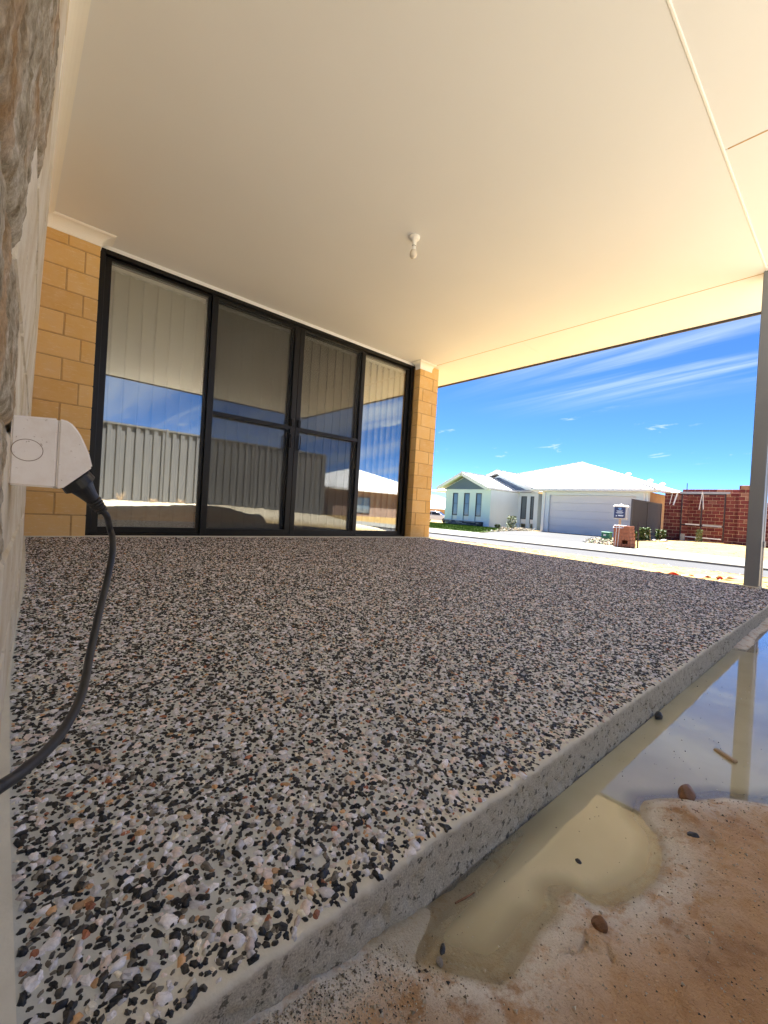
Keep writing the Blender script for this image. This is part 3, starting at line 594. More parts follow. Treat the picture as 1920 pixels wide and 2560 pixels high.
# ceiling
XJ, YJ, YE, XE = 4.388, 0.596, -0.20, 5.15
box('ceiling_panel', (-.2, YJ-.003, HC), (XJ-.002, YW+.14, HC+.012), m['ceiling'], H)
box('ceiling_panel', (XJ+.002, YE, HC+.0005), (XE, 2.75-.002, HC+.0125), m['ceiling'], H, 0.001); box('ceiling_panel', (XJ+.002, 2.75-.0005, HC+.0006), (XE, 7.5, HC+.0126), m['ceiling'], H, 0.0005)
for xa, xb in ((-.5, .42), (.423, 2.808), (2.812, XJ-.002)): box('eave_panel', (xa, YE, HC+.0005), (xb, YJ+.001, HC+.0125), m['ceiling'], H, 0.0012)
g = GB(); g.prism([(.02, YJ-.008, HC), (.02, YJ-.005, HC-.0045), (.02, YJ+.003, HC-.0045), (.02, YJ+.006, HC)], (XJ-.01, 0, 0)); g.obj('cover_strip', m['cornice'], H)
# joint beads
g = GB(); g.box((XJ-.0035, YJ+.018, HC-.0015), (XJ+.0035, YW, HC+.0003)); g.obj('joint_bead', m['dark'] if False else m['mortar'], H)
g = GB(); g.box((2.806, YE, HC-.001), (2.814, YJ-.02, HC+.0003)); g.obj('joint_bead', m['mortar'], H)
# bulkhead over the door
box('lintel', (XDL-.002, YW+.118, 2.362), (XDR+.002, YW+.20, HC), m['ceiling'], H)
# cornice (cove profile) : along side wall, along door wall to the opening, short return, and around the pier
def cove(pa, pb, inward, ma, mb, name='cornice'):
    """cornice run pa->pb on wall; inward = unit vector away from the wall; ma/mb mitre shifts along the run at full projection"""
    pa, pb, iw = Vector(pa), Vector(pb), Vector(inward); d = (pb-pa).normalized(); prof_ = []
    c_ = .088; prof_ = [(0, -c_), (.006, -c_), (.006, -c_+.012)]
    for a in np.linspace(0, math.pi/2, 9): prof_.append((c_-.008-(c_-.014)*math.cos(a), -.012-(c_-.026)*(1-math.sin(a))))
    prof_ += [(c_-.008, -.008), (c_, -.008), (c_, 0), (0, 0)]
    V_ = []; nP = len(prof_)
    for base, ms_ in ((pa, ma), (pb, mb)):
        for o_, z_ in prof_: V_.append(base+iw*o_+d*(o_*ms_)+Vector((0, 0, z_)))
    Fc_ = [(i, (i+1) % nP, nP+(i+1) % nP, nP+i) for i in range(nP)]+[tuple(range(nP-1, -1, -1)), tuple(range(nP, 2*nP))]
    g = GB(); g.add(V_, Fc_); return g.obj(name, m['cornice'], H)
cove((.090, YE+.9, HC-.001), (.090, YW, HC-.001), (1, 0, 0), 0, -1)
cove((.090, YW, HC-.001), (XDL, YW, HC-.001), (0, -1, 0), 1, 1)
cove((XDL, YW, HC-.001), (XDL, YW+.09, HC-.001), (1, 0, 0), -1, 0)
cove((XDR, YW+.09, HC-.001), (XDR, YW, HC-.001), (-1, 0, 0), 0, 1)
cove((XDR, YW, HC-.001), (XJ-.005, YW, HC-.001), (0, -1, 0), -1, 0)
# fascia and gutter, roof
def gutter(a, b):
    g = GB(); g.box(a, b); return g.obj('gutter', m['fascia'], H, 0.008)
gutter((XE+.001, YE-.16, HC-.020), (XE+.028, 7.5, HC+.17)); gutter((XE+.028, YE-.13, HC+.04), (XE+.15, 7.5, HC+.17))
gutter((-.5, YE-.028, HC-.020), (XE, YE-.001, HC+.17)); gutter((-.5, YE-.15, HC+.04), (XE+.028, YE-.030, HC+.17))
g = GB(); rz = HC+.16
g.add([(-8, YE-.05, rz), (XE+.08, YE-.05, rz), (XE+.08, 9.8, rz), (-8, 9.8, rz), (-3, 4.8, rz+2.0), (.3, 4.8, rz+2.0)], [(0, 1, 5, 4), (1, 2, 5), (2, 3, 4, 5), (3, 0, 4)])
g.add([(-8, YE-.05, rz-.02), (XE+.02, YE-.05, rz-.02), (XE+.02, 9.8, rz-.02), (-8, 9.8, rz-.02)], [(3, 2, 1, 0)])
g.obj('roof', m['fascia'], H)
# room behind the doors
g = GB()
x0, x1, y0, y1, z1 = -.8, XP-.13, 4.33, 8.2, 2.6
g.add([(x0, y0, 0.01), (x1, y0, 0.01), (x1, y1, 0.01), (x0, y1, 0.01), (x0, y0, z1), (x1, y0, z1), (x1, y1, z1), (x0, y1, z1)], [(0, 1, 2, 3), (4, 7, 6, 5), (1, 5, 6, 2), (2, 6, 7, 3), (3, 7, 4, 0)])
g.box((x0, y0, 0.01), (XDL, y0+.01, z1)); g.box((XDR, y0, .01), (x1, y0+.01, z1)); g.box((XDL, y0, 2.32), (XDR, y0+.01, z1))
g.obj('room', m['room'], H)
# sliding door
D = GB(); yf0, yf1 = YW+.110, YW+.205
D.box((XDL+.001, yf0, .0), (XDL+.050, yf1, 2.365)); D.box((XDR-.058, yf0, 0), (XDR-.001, yf1, 2.365)); D.box((XDL+.050, yf0, 2.326), (XDR-.058, yf1, 2.365)); D.box((XDL+.050, yf0, 0), (XDR-.058, yf1, .022))
D.box((XDL+.052, yf0+.045, 2.318), (XDR-.060, yf1-.004, 2.326)); D.box((XDL+.052, yf0+.045, .022), (XDR-.060, yf1-.006, .034))
door = D.obj('sliding_door', m['black_frame'], H, .003)
# rounded sealant fillets in the upper corners
for s_, xx in ((1, XDL+.001), (-1, XDR-.001)):
    g = GB(); poly = [(xx, YW+.060, 2.398)]
    for a in np.linspace(0, math.pi/2, 7): poly.append((xx+s_*.060*(1-math.cos(a)), YW+.060, 2.338+.060*math.sin(a)))
    g.prism(poly if s_ > 0 else poly[::-1], (0, .049, 0)); g.obj('corner_seal', m['black_frame'], door)
def leaf(xa, xb, yc, stile, top=2.275, bot=.022, rail_b=.055, rail_t=.022, screen=False, transom=None, sl=None, sr=None):
    sl = stile if sl is None else sl; sr = stile if sr is None else sr
    g = GB(); d = .019
    g.box((xa, yc-d, bot), (xa+sl, yc+d, top)); g.box((xb-sr, yc-d, bot), (xb, yc+d, top))
    g.box((xa+sl, yc-d, top-rail_t), (xb-sr, yc+d, top)); g.box((xa+sl, yc-d, bot), (xb-sr, yc+d, bot+rail_b))
    if transom: g.box((xa+sl, yc-d+.004, transom-.02), (xb-sr, yc+d-.004, transom+.02))
    g.obj('panel_frame', m['black_frame'], door, .002)
    if screen: box('fly_screen', (xa+sl-.002, yc-.001, bot+.02), (xb-sr+.002, yc+.001, top-.02), m['screen'], door)
    else: box('pane', (xa+sl-.002, yc-.003, bot+.02), (xb-sr+.002, yc+.003, top-.02), m['glass'], door)
leaf(.534, 1.418, YW+.160, .046, top=2.318); leaf(1.365, 2.362, YW+.185, .075, top=2.316); leaf(2.362, 3.300, YW+.185, .075, top=2.316); leaf(3.255, 4.096, YW+.160, .050, top=2.318)
leaf(1.400, 2.359, YW+.132, .060, screen=True, transom=1.20, top=2.318, bot=.02); leaf(2.363, 3.295, YW+.132, .055, screen=True, transom=1.20, top=2.318, bot=.02)
def handle(x, zc, s_):
    g = GB(); y = YW+.112
    g.tube([(x, y, zc-.08), (x, y-.03, zc-.07), (x, y-.034, zc), (x, y-.03, zc+.07), (x, y, zc+.08)], .007, 8); g.obj('handle', m['black_frame'], door, smooth=True)
handle(2.415, 1.05, 1); handle(2.300, 1.05, -1)
for x in (2.322, 2.402): box('lock', (x-.020, YW+.092, 1.215), (x+.020, YW+.114, 1.300), m['black_frame'], door, .005)
# post with downpipe
xp0, yp0 = 4.352, .524
zb = slab_z(.56)
po = box('post', (xp0, yp0, zb), (xp0+.09, yp0+.09, HC), m['post'], H, .004, seg=2)
box('mortar_pad', (xp0-.008, yp0-.012, zb-.006), (xp0+.10, yp0+.102, zb+.012), m['white_strip'], po, .004)
g = GB(); g.box((xp0+.088, yp0-.004, -.10), (xp0+.15, yp0+.062, HC-.0)); g.obj('downpipe', m['post'], H, .004)
for z in (.24, 1.7): box('bracket', (xp0+.086, yp0-.009, z), (xp0+.153, yp0+.066, z+.05), m['post'], po, .002)

# blinds: one per bay
def blind(label, xa, xb, ang, zt=2.272, zb_=.055, group='vertical blinds behind the glass doors', skip=()):
    t_ = thing('vertical_blind', label, 'blind', ((xa+xb)/2, YW+.245, zt), group=group); g = GB(); w = xb-xa
    g.box((-w/2, -.018, 0), (w/2, .018, .03)); g.obj('head_rail', m['trim_white'], t_, .003)
    n_ = max(1, round(w/.112)); me = None
    for i in range(n_):
        x = -w/2+(i+.5)*w/n_; g = GB(); nn = 6; V_ = []
        for j_ in range(nn+1):
            u_ = (j_/nn-.5)*.127; V_.append((u_, .006*(1-(2*u_/.127)**2)))
        for th in (0, .0012):
            for z_ in (0, zb_-zt):
                for q in V_: g.v.append((q[0], q[1]+th, z_))
        n1_ = nn+1
        for j_ in range(nn):
            g.f += [(j_, j_+1, n1_+j_+1, n1_+j_), (2*n1_+j_, 3*n1_+j_, 3*n1_+j_+1, 2*n1_+j_+1)]; g.mi += [0, 0]
        g.f += [(0, n1_, 3*n1_, 2*n1_), (nn, 2*n1_+nn, 3*n1_+nn, n1_+nn)]; g.mi += [0, 0]
        if me is None: me = g.mesh('slat', m['blind'], smooth=True)
        o = link('slat', me, parent=t_, loc=(x, 0, -.004), rot=(0, 0, R(ang+random.uniform(-2, 2))))
        c_ = GB(); c_.box((-.012, -.004, -.006), (.012, .004, .002)); 
        if i == 0: clipm = c_.mesh('clip', m['trim_white'])
        link('clip', clipm, parent=o)
    return t_
blind('closed flat grey vertical blind behind the leftmost glass pane', .50, 1.42, 3)
blind('closed dim vertical blind behind the left sliding fly screen', 1.42, 2.36, -5)
blind('partly turned vertical blind behind the right sliding fly screen', 2.37, 3.27, 14)
blind('open angled vertical blind behind the rightmost glass pane', 3.28, 4.12, 23)

# light fitting
LT = thing('ceiling_light', 'bare globe in a white batten holder on the patio ceiling', 'light', (2.188, 2.313, HC))
def lathe(name, prof_, mat, parent, seg=28):
    V_ = []; Fc_ = []; n_ = len(prof_)
    for r0, z0_ in prof_:
        for j_ in range(seg): a = 2*math.pi*j_/seg; V_.append((r0*math.cos(a), r0*math.sin(a), z0_))
    for i in range(n_-1):
        for j_ in range(seg): Fc_.append((i*seg+j_, i*seg+(j_+1) % seg, (i+1)*seg+(j_+1) % seg, (i+1)*seg+j_))
    g = GB(); g.add(V_, Fc_); return g.obj(name, mat, parent, smooth=True)
lathe('mount', [(.0, -.0005), (.040, -.0005), (.040, -.010), (.037, -.018), (.028, -.026), (.018, -.030), (.018, -.055), (.0165, -.068), (.010, -.069), (0, -.069)], m['cornice'], LT)
lathe('ring', [(.0165, -.067), (.0150, -.068), (.0150, -.0715), (.0135, -.072)], m['dark'], LT)
lathe('lamp_cap', [(.0145, -.070), (.0145, -.086), (.0155, -.092), (.019, -.100), (.019, -.1005)], m['cornice'], LT)
lathe('bulb', [(.018, -.099), (.022, -.107), (.0265, -.118), (.0285, -.130), (.0265, -.143), (.020, -.153), (.010, -.159), (.0005, -.161)], m['bulb'], LT)

# ------------------------------------------------------------------ power outlet and cord
PO = thing('power_outlet', 'white weatherproof power outlet box on the near brick wall', 'outlet', (0, .75, .36))
prof_ = [(.001, .459), (.051, .463), (.060, .4615), (.066, .458), (.072, .451), (.077, .443), (.083, .430), (.088, .417), (.091, .405), (.0925, .399), (.058, .3652), (.051, .3658), (.001, .3665)]
def outl(pr, y0_, y1_):
    g = GB(); g.prism([(x, y0_, z-.36) for x, z in pr], (0, y1_-y0_, 0)); return g
split = .0505
back = [(.001, .459), (split-.0003, .4629), (split-.0003, .3659), (.001, .3665)]; front = [(split+.0003, .463)]+prof_[2:11]+[(split+.0003, .3658)]
bx = outl(back, 0, .095).obj('housing', m['white_pl'], PO, .0022, 3); outl(front, -.0004, .096).obj('cover', m['white_pl'], PO, .0022, 3)
g = GB(); ring = []
for i in range(40):
    a = i/40*2*math.pi; ring.append((.0185+.0165*math.cos(a), .0545+.0145*math.sin(a)))
g.tube([(x, 0.0, z) for x, z in ring]+[(ring[0][0], 0.0, ring[0][1])], .00045, 6, cap=False); g.obj('knockout', simple('knockout_edge', (.30, .22, .17), .7, .1, 20, 0), bx)
g = GB(); g.prism([(x*.955+.0008, -.0006, z*.955+.0024) for x, z in ring], (0, .0010, 0)); g.obj('knockout_cap', m['white_pl'], bx, .0002)
CD = thing('extension_cord', 'black extension cord plugged into the white outlet and drooping to the left', 'cord', (.08, .79, .38))
def cl_(p): return Vector(p)-Vector((.08, .79, .38))
ax_ = Vector((.96, 0, -1.05)).normalized() ; p0 = Vector((.0790, .79, .3780))
dirp = Vector((.62, .18, -.76)).normalized()
rad_ = [(-.004, .0215), (.008, .0225), (.0085, .0225), (.0095, .0165), (.013, .0160), (.024, .0125), (.032, .0105), (.036, .0098)]
g = GB(); g.tube([cl_(p0+dirp*(a-.002)) for a, _ in rad_], [r0 for _, r0 in rad_], 24); g.obj('plug', m['cable'], CD, smooth=False)
g = GB()
for i in range(5):
    a = .037+i*.0048; g.tube([cl_(p0+dirp*a), cl_(p0+dirp*(a+.0022))], [.0108-.0007*i]*2, 16)
g.tube([cl_(p0+dirp*.034), cl_(p0+dirp*.060)], [.0062, .0052], 12); g.obj('strain_relief', m['cable'], CD)
tip = p0+dirp*.056
cpts = [tip-dirp*.01, tip, tip+dirp*.012, Vector((.1306, .8325, .3053)), Vector((.1329, .817, .29)), Vector((.1300, .7934, .2666)), Vector((.1219, .7728, .2288)), Vector((.1035, .7116, .1850)), Vector((.0892, .656, .1534)), Vector((.0774, .5986, .1377)), Vector((.0655, .5548, .1300)), Vector((.0439, .4937, .1285)), Vector((.019, .4357, .1383)), Vector((.0052, .4079, .1455)), Vector((-.0066, .3783, .1544)), Vector((-.011, .33, .168))]
def catmull(P_, k=8):
    O_ = []; Q = [P_[0]]+P_+[P_[-1]]
    for i in range(1, len(Q)-2):
        for j_ in range(k):
            t_ = j_/k; a, b, c_, d = Q[i-1], Q[i], Q[i+1], Q[i+2]
            O_.append(0.5*((2*b)+(c_-a)*t_+(2*a-5*b+4*c_-d)*t_*t_+(3*b-a-3*c_+d)*t_**3))
    O_.append(Q[-2]); return O_
g = GB(); g.tube([cl_(p) for p in catmull(cpts)], .0047, 16); g.obj('cable', m['cable'], CD, smooth=True)

# ------------------------------------------------------------------ stones and scraps by the puddle
def stone(name, loc, s_, mat, label, cat='stone', seed=1, flat=.6, sub=3, group=None):
    bm = bmesh.new(); bmesh.ops.create_icosphere(bm, subdivisions=sub, radius=1)
    V_ = np.array([v.co[:] for v in bm.verts]); nz_ = vnoise(V_, 1.3, seed, 3); rr = random.Random(seed); cuts = [Vector((rr.uniform(-1, 1), rr.uniform(-1, 1), rr.uniform(-.6, 1))).normalized() for _ in range(9)]
    for v, q in zip(bm.verts, nz_):
        v.co *= 1+.22*q
        for c_ in cuts:
            d = v.co.dot(c_)-.72
            if d > 0: v.co -= c_*d*.85
        v.co = Vector((v.co.x*s_[0], v.co.y*s_[1], v.co.z*s_[2]))
    me = bpy.data.meshes.new(name); bm.to_mesh(me); bm.free(); me.materials.append(mat)
    o = link(name, me, loc=loc, rot=(rr.uniform(-.3, .3), rr.uniform(-.3, .3), rr.uniform(0, 6))); tag(o, label, cat, group or ('stones and clods around the puddle' if name == 'stone' else 'rubble lying on the far sand')); return o
stone('stone', (1.344, .348, -.150), (.016, .011, .012), m['stone_dark'], 'black pebble in the water against the slab edge', seed=1)
stone('stone', (1.000, .205, -.146), (.026, .015, .011), m['stone_brown'], 'brown muddy rock at the puddle edge under the post reflection', seed=2)
stone('stone', (.873, .165, -.146), (.014, .010, .007), m['stone_dark'], 'angular dark grey stone on the silt beside the puddle', seed=3)
stone('stone', (.585, .200, -.146), (.012, .009, .009), m['stone_brown'], 'round brown and grey stone just above the mud crack', seed=4)
stone('stone', (.678, .268, -.158), (.006, .005, .004), m['stone_dark'], 'small dark pebble alone in the middle of the muddy water', seed=5, sub=2)
stone('stone', (.940, .178, -.146), (.020, .013, .008), m['stone_brown'], 'flat brown clod between the brown rock and the angular dark stone', seed=6)
stone('stone', (.398, .305, -.157), (.007, .0045, .0035), m['stone_grey'], 'pale flat pebble in the shallow near end of the puddle', seed=8, sub=2)
stone('stone', (.412, .312, -.157), (.008, .004, .003), m['stone_dark'], 'thin dark chip beside the pale flat pebble in the shallows', seed=9, sub=2)
g = GB(); g.tube([(.0, 0, 0), (.016, -.004, .001), (.034, -.006, 0)], [.0012, .0014, .0008], 6); o = g.obj('twig', m['stone_brown'], loc=(.470, .340, -.1555)); tag(o, 'thin reddish twig lying at the foot of the slab', 'twig')
g = GB(); g.box((-.028, -.006, -.003), (.028, .006, .004)); o = g.obj('wood_chip', m['wood'], bevel=.002, loc=(1.262, .190, -.156), rot=(0, 0.05, .9)); tag(o, 'small wood chip floating on the puddle in the post reflection', 'wood chip')
# grit
V_ = []; Fc_ = []; tone = []
ico = [(0, 0, 1), (.9, 0, .1), (-.5, .8, 0), (-.45, -.75, .1), (.1, .1, -.8)]; icf = [(0, 1, 2), (0, 2, 3), (0, 3, 1), (4, 2, 1), (4, 3, 2), (4, 1, 3)]
gx, gy = [], []
for i in range(9000):
    if i < 3400: x = .12+abs(random.gauss(0, .16)); y = .355-abs(random.gauss(0, .045)) 
    else: x = random.uniform(.15, 1.9); y = random.uniform(-.02, .355)
    gx.append(x); gy.append(y)
gz, gsd = ground_z(np.array(gx)[None], np.array(gy)[None]); gz = gz[0]; gsd = gsd[0]
for i, (x, y, z, d_) in enumerate(zip(gx, gy, gz, gsd)):
    if d_ < -.004 and random.random() < .93: continue
    r0 = random.uniform(.0006, .0019)*(2.0 if random.random() < .05 else 1); a = random.uniform(0, 6.28); ca, sa = math.cos(a), math.sin(a); n0 = len(V_); tn = random.random()
    for p in ico:
        px_, py_, pz_ = p[0]*r0*random.uniform(.8, 1.3), p[1]*r0, p[2]*r0*.7; V_.append((x+px_*ca-py_*sa, y+px_*sa+py_*ca, max(z, WATER)+r0*.3+pz_)); tone.append(tn)
    Fc_ += [tuple(n0+q for q in f_) for f_ in icf]
me = bpy.data.meshes.new('grit'); me.from_pydata(V_, [], Fc_); a_ = me.attributes.new('tone', 'FLOAT', 'POINT'); a_.data.foreach_set('value', tone); me.materials.append(m['grit'])
o = link('grit', me, kind='stuff'); tag(o, 'coarse sand grains and grit scattered on the mud beside the slab', 'grit')

# ------------------------------------------------------------------ fences
def corr_mesh(w, h, mat, pitch=.145, dep=.03):
    n_ = int(w/pitch); prof_ = []
    for i in range(n_):
        x = i*w/n_; p = w/n_; prof_ += [(x, 0), (x+p*.42, 0), (x+p*.5, dep), (x+p*.92, dep)]
    prof_.append((w, 0)); g = GB(); k = len(prof_)
    g.add([(x, y, 0) for x, y in prof_]+[(x, y, h) for x, y in prof_]+[(x, y+.002, 0) for x, y in prof_]+[(x, y+.002, h) for x, y in prof_],
          [(i, i+1, k+i+1, k+i) for i in range(k-1)]+[(2*k+i+1, 2*k+i, 3*k+i, 3*k+i+1) for i in range(k-1)]+[(k+i, k+i+1, 3*k+i+1, 3*k+i) for i in range(k-1)])
    return g.mesh('fence_panel', mat)
def fence(label, loc, rz, n_, w, h, mat, pitch=.145):
    t_ = thing('metal_fence', label, 'fence', loc, rz); me = corr_mesh(w-.04, h, mat, pitch); pm = None
    for i in range(n_+1):
        g = GB(); g.box((-.03, -.02, -.05), (.03, .05, h+.03)); pm = pm or g.mesh('post', mat, bevel=.004)
        link('post', pm, parent=t_, loc=(i*w, 0, 0))
        if i < n_: link('fence_panel', me, parent=t_, loc=(i*w+.02, 0, 0))
    for i in range(n_):
        for z in (0, h-.03):
            g = GB(); g.box((i*w+.032, -.012, z), ((i+1)*w-.032, .045, z+.045)); g.obj('rail', mat, t_)
        g = GB(); g.box((i*w+.034, -.008, -.16), ((i+1)*w-.034, .03, -.002)); g.obj('plinth', mat, t_)
    return t_
fence('long grey metal side fence seen mirrored in the glass doors', (7.62, -3.0, .19), math.pi, 7, 2.35, 1.80, m['fence'], .19)
fence('dark ribbed metal fence between the white garage and the red brick walls', (21.6, 7.15, -.20), 0, 2, 2.1, 1.72, m['fence_dark'], .12)

# ------------------------------------------------------------------ white gabled house across the road
WH = thing('white_house', 'white rendered house with white steel roof, grey gables and wide garage door', 'house', (24.8, 10.4, -.42))
wo = Vector((24.8, 10.4, -.42))
def wbox(name, a, b, mat, parent=WH, bev=0, off=wo):
    g = GB(); g.box(Vector(a)-off, Vector(b)-off); return g.obj(name, mat, parent, bev)
GZ0 = -.55
g = GB()
def gb(a, b): g.box(Vector(a)-wo, Vector(b)-wo)
gb((24.8, 12.85, GZ0), (25.1, 13.32, 2.10)); gb((24.8, 7.5, GZ0), (25.1, 8.05, 2.10)); gb((24.8, 8.05, 1.86), (25.1, 12.85, 2.10))   # garage front
gb((25.1, 13.0, GZ0), (31, 13.32, 2.10))
gb((27.4, 15.58, GZ0), (27.6, 15.85, 2.10)); gb((27.4, 16.3, GZ0), (27.6, 17.2, 2.10)); gb((27.4, 15.85, 1.89), (27.6, 16.3, 2.10)); gb((27.4, 15.0, GZ0), (27.9, 15.30, 2.10)); gb((27.4, 15.30, 1.89), (27.6, 15.58, 2.1))
gb((29.0, 13.3, GZ0), (29.2, 15.3, 2.10))
# wing one
W1 = [(20.40, 19.73), (19.25, 18.73), (18.24, 17.72), (17.23, 16.52)]
for a_, b_ in W1: gb((24.0, b_, GZ0), (24.2, a_, 2.10))
for a_, b_ in ((19.73, 19.25), (18.73, 18.24), (17.72, 17.23)): gb((24.0, b_, 1.86), (24.2, a_, 2.10)); gb((24.06, b_, GZ0), (24.2, a_, .25))
gb((24.2, 16.52, GZ0), (27.4, 16.72, 2.10)); gb((24.2, 20.2, GZ0), (34, 20.4, 2.10)); gb((31, 7.5, GZ0), (31.2, 24.5, 2.1))
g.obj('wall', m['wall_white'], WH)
g = GB(); gb((25.1, 7.5, GZ0), (40, 7.7, 2.10)); g.obj('wall', m['tan'], WH)
wbox('downpipe', (24.72, 7.62, -.42), (24.79, 7.70, 2.1), m['trim_white']); wbox('downpipe', (24.72, 13.1, -.42), (24.79, 13.18, 2.1), m['trim_white'])
# garage door panels
gd = wbox('garage_door', (24.96, 8.05, -.43), (25.0, 12.85, 1.86), m['garage_door'])
for i in range(5):
    z0_ = -.42+i*.456; wbox('door_panel', (24.925, 8.06, z0_+.006), (24.958, 12.84, z0_+.450), m['garage_door'], gd, .006)
# windows
def window(x, ya, yb, z0_, z1_, mid=True):
    f = GB(); 
    def q(a, b): f.box(Vector(a)-wo, Vector(b)-wo)
    w = .055; q((x+.02, ya, z0_), (x+.09, ya+w, z1_)); q((x+.02, yb-w, z0_), (x+.09, yb, z1_)); q((x+.02, ya+w, z1_-w), (x+.09, yb-w, z1_)); q((x+.02, ya+w, z0_), (x+.09, yb-w, z0_+w))
    if mid: q((x+.03, ya+w, z0_+(z1_-z0_)*.52), (x+.08, yb-w, z0_+(z1_-z0_)*.52+.035))
    o = f.obj('window', m['win_frame'], WH)
    g2 = GB(); g2.box(Vector((x+.05, ya+w, z0_+w))-wo, Vector((x+.06, yb-w, z1_-w))-wo); g2.obj('pane', m['win_glass'], o)
    g2 = GB(); g2.box(Vector((x+.045, ya+.01, z0_-.31))-wo, Vector((x+.058, yb-.01, z0_-.001))-wo); g2.obj('sill_panel', m['trim_white'], o)
    g2 = GB(); g2.box(Vector((x+.03, yb-.03, z0_-.31))-wo, Vector((x+.08, yb, z0_-.001))-wo); g2.obj('jamb', m['win_frame'], o)
for a_, b_ in ((19.25, 19.73), (18.24, 18.73), (17.23, 17.72)): window(24.0, a_, b_, .27, 1.86)
window(27.4, 15.85, 16.30, .27, 1.89, False); window(27.4, 15.30, 15.58, .27, 1.89, False)
# roofs with raised ribs
def roof_face(poly, eave_dir, parent, off, name='roof_sheet', th=.05, mat=None, pitch=.45, rib=.018):
    P_ = [Vector(p)-off for p in poly]; nrm = (P_[1]-P_[0]).cross(P_[2]-P_[0]).normalized()
    if nrm.z < 0: nrm = -nrm; P_ = P_[::-1]
    g = GB(); g.prism([p-nrm*th for p in P_], nrm*th)
    u = Vector(eave_dir).normalized(); v = nrm.cross(u).normalized(); o_ = P_[0]
    us = [(p-o_).dot(u) for p in P_]; vs = [(p-o_).dot(v) for p in P_]; k = min(us)+pitch*.5
    while k < max(us):
        hit = []
        for i in range(len(P_)):
            a, b = us[i], us[(i+1) % len(P_)]
            if (a-k)*(b-k) < 0: t_ = (k-a)/(b-a); hit.append(vs[i]+(vs[(i+1) % len(P_)]-vs[i])*t_)
        if len(hit) >= 2:
            h0, h1 = min(hit)+.02, max(hit)-.02
            if h1-h0 > .1:
                a = o_+u*k+v*h0+nrm*.001; b = o_+u*k+v*h1+nrm*.001
                g.prism([a-u*.035, a+u*.035, a+u*.018+nrm*rib, a-u*.018+nrm*rib], b-a)
        k += pitch
    return g.obj(name, mat or m['roof_white'], parent)
TN = .348; ez = 2.2
P1 = (27.68, 10.43, ez+TN*3.38); A = (35.9, 15.95, ez+TN*8.9); MR = (27+3.38, 10.43, P1[2])
Cfr = (24.3, 7.05, ez); Cfl = (24.3, 13.81, ez); AB = (38, 15.95, A[2])
roof_face([Cfr, Cfl, P1], (0, 1, 0), WH, wo)
roof_face([Cfr, P1, MR, A, AB, (44, 7.05, ez)], (1, 0, 0), WH, wo)
roof_face([Cfl, (27.0, 13.81, ez), MR, P1], (1, 0, 0), WH, wo)
roof_face([(27.0, 13.81, ez), (27.0, 24.85, ez), A, MR], (0, 1, 0), WH, wo)
roof_face([(27.0, 24.85, ez), (44, 24.85, ez), AB, A], (1, 0, 0), WH, wo)
def cap(a, b, parent=WH, off=wo, r0=.032):
    g = GB(); g.tube([Vector(a)-off+Vector((0, 0, .03)), Vector(b)-off+Vector((0, 0, .03))], r0, 8); g.obj('ridge_cap', m['flashing'], parent, smooth=True)
for a, b in ((Cfr, P1), (Cfl, P1), (P1, MR), (MR, A), (A, (27.0, 24.85, ez))): cap(a, b)
def gable(xf, yc, hw, rise, z0_, xb, wallx, tri_w, tri_h, tri_z):
    ap = (xf, yc, z0_+rise); l_ = (xf, yc+hw, z0_); r0 = (xf, yc-hw, z0_); apb = (xb, yc, z0_+rise)
    roof_face([r0, ap, apb, (xb, yc-hw, z0_)], (1, 0, 0), WH, wo); roof_face([l_, (xb, yc+hw, z0_), apb, ap], (1, 0, 0), WH, wo)
    cap(ap, apb)
    g = GB()
    for q in (l_, r0): g.bar(Vector(q)-wo+Vector((.02, 0, -.10)), Vector(ap)-wo+Vector((.02, 0, -.10)), .05, .22, up=(0, 0, 1))
    g.obj('barge_board', m['trim_white'], WH)
    # soffit behind the barge
    for s_ in (1, -1):
        g = GB(); q = Vector((xf, yc+s_*hw, z0_-.13))-wo; a_ = Vector((xf, yc, z0_+rise-.13))-wo; dx = Vector((wallx-xf, 0, 0))
        g.add([q, a_, a_+dx, q+dx], [(0, 1, 2, 3)] if s_ > 0 else [(3, 2, 1, 0)]); g.obj('soffit', m['trim_white'], WH)
    # clad triangle, lapped boards
    nb = 7
    for i in range(nb):
        za, zb2 = tri_z+tri_h*i/nb, tri_z+tri_h*(i+1)/nb; wa, wb = tri_w*(1-i/nb), tri_w*(1-(i+1)/nb)
        g = GB(); x = wallx-.03
        g.prism([Vector((x, yc-wa, za))-wo, Vector((x, yc+wa, za))-wo, Vector((x+.02, yc+wb, zb2))-wo, Vector((x+.02, yc-wb, zb2))-wo], (.06, 0, 0)); g.obj('board', m['clad'], WH)
gable(23.55, 18.75, 2.2, 1.03, 2.24, 28.2, 24.0, 1.80, .82, 2.12)
gable(26.95, 18.24, 3.45, 1.46, 2.28, 31.5, 27.4, 2.75, 1.12, 2.14)
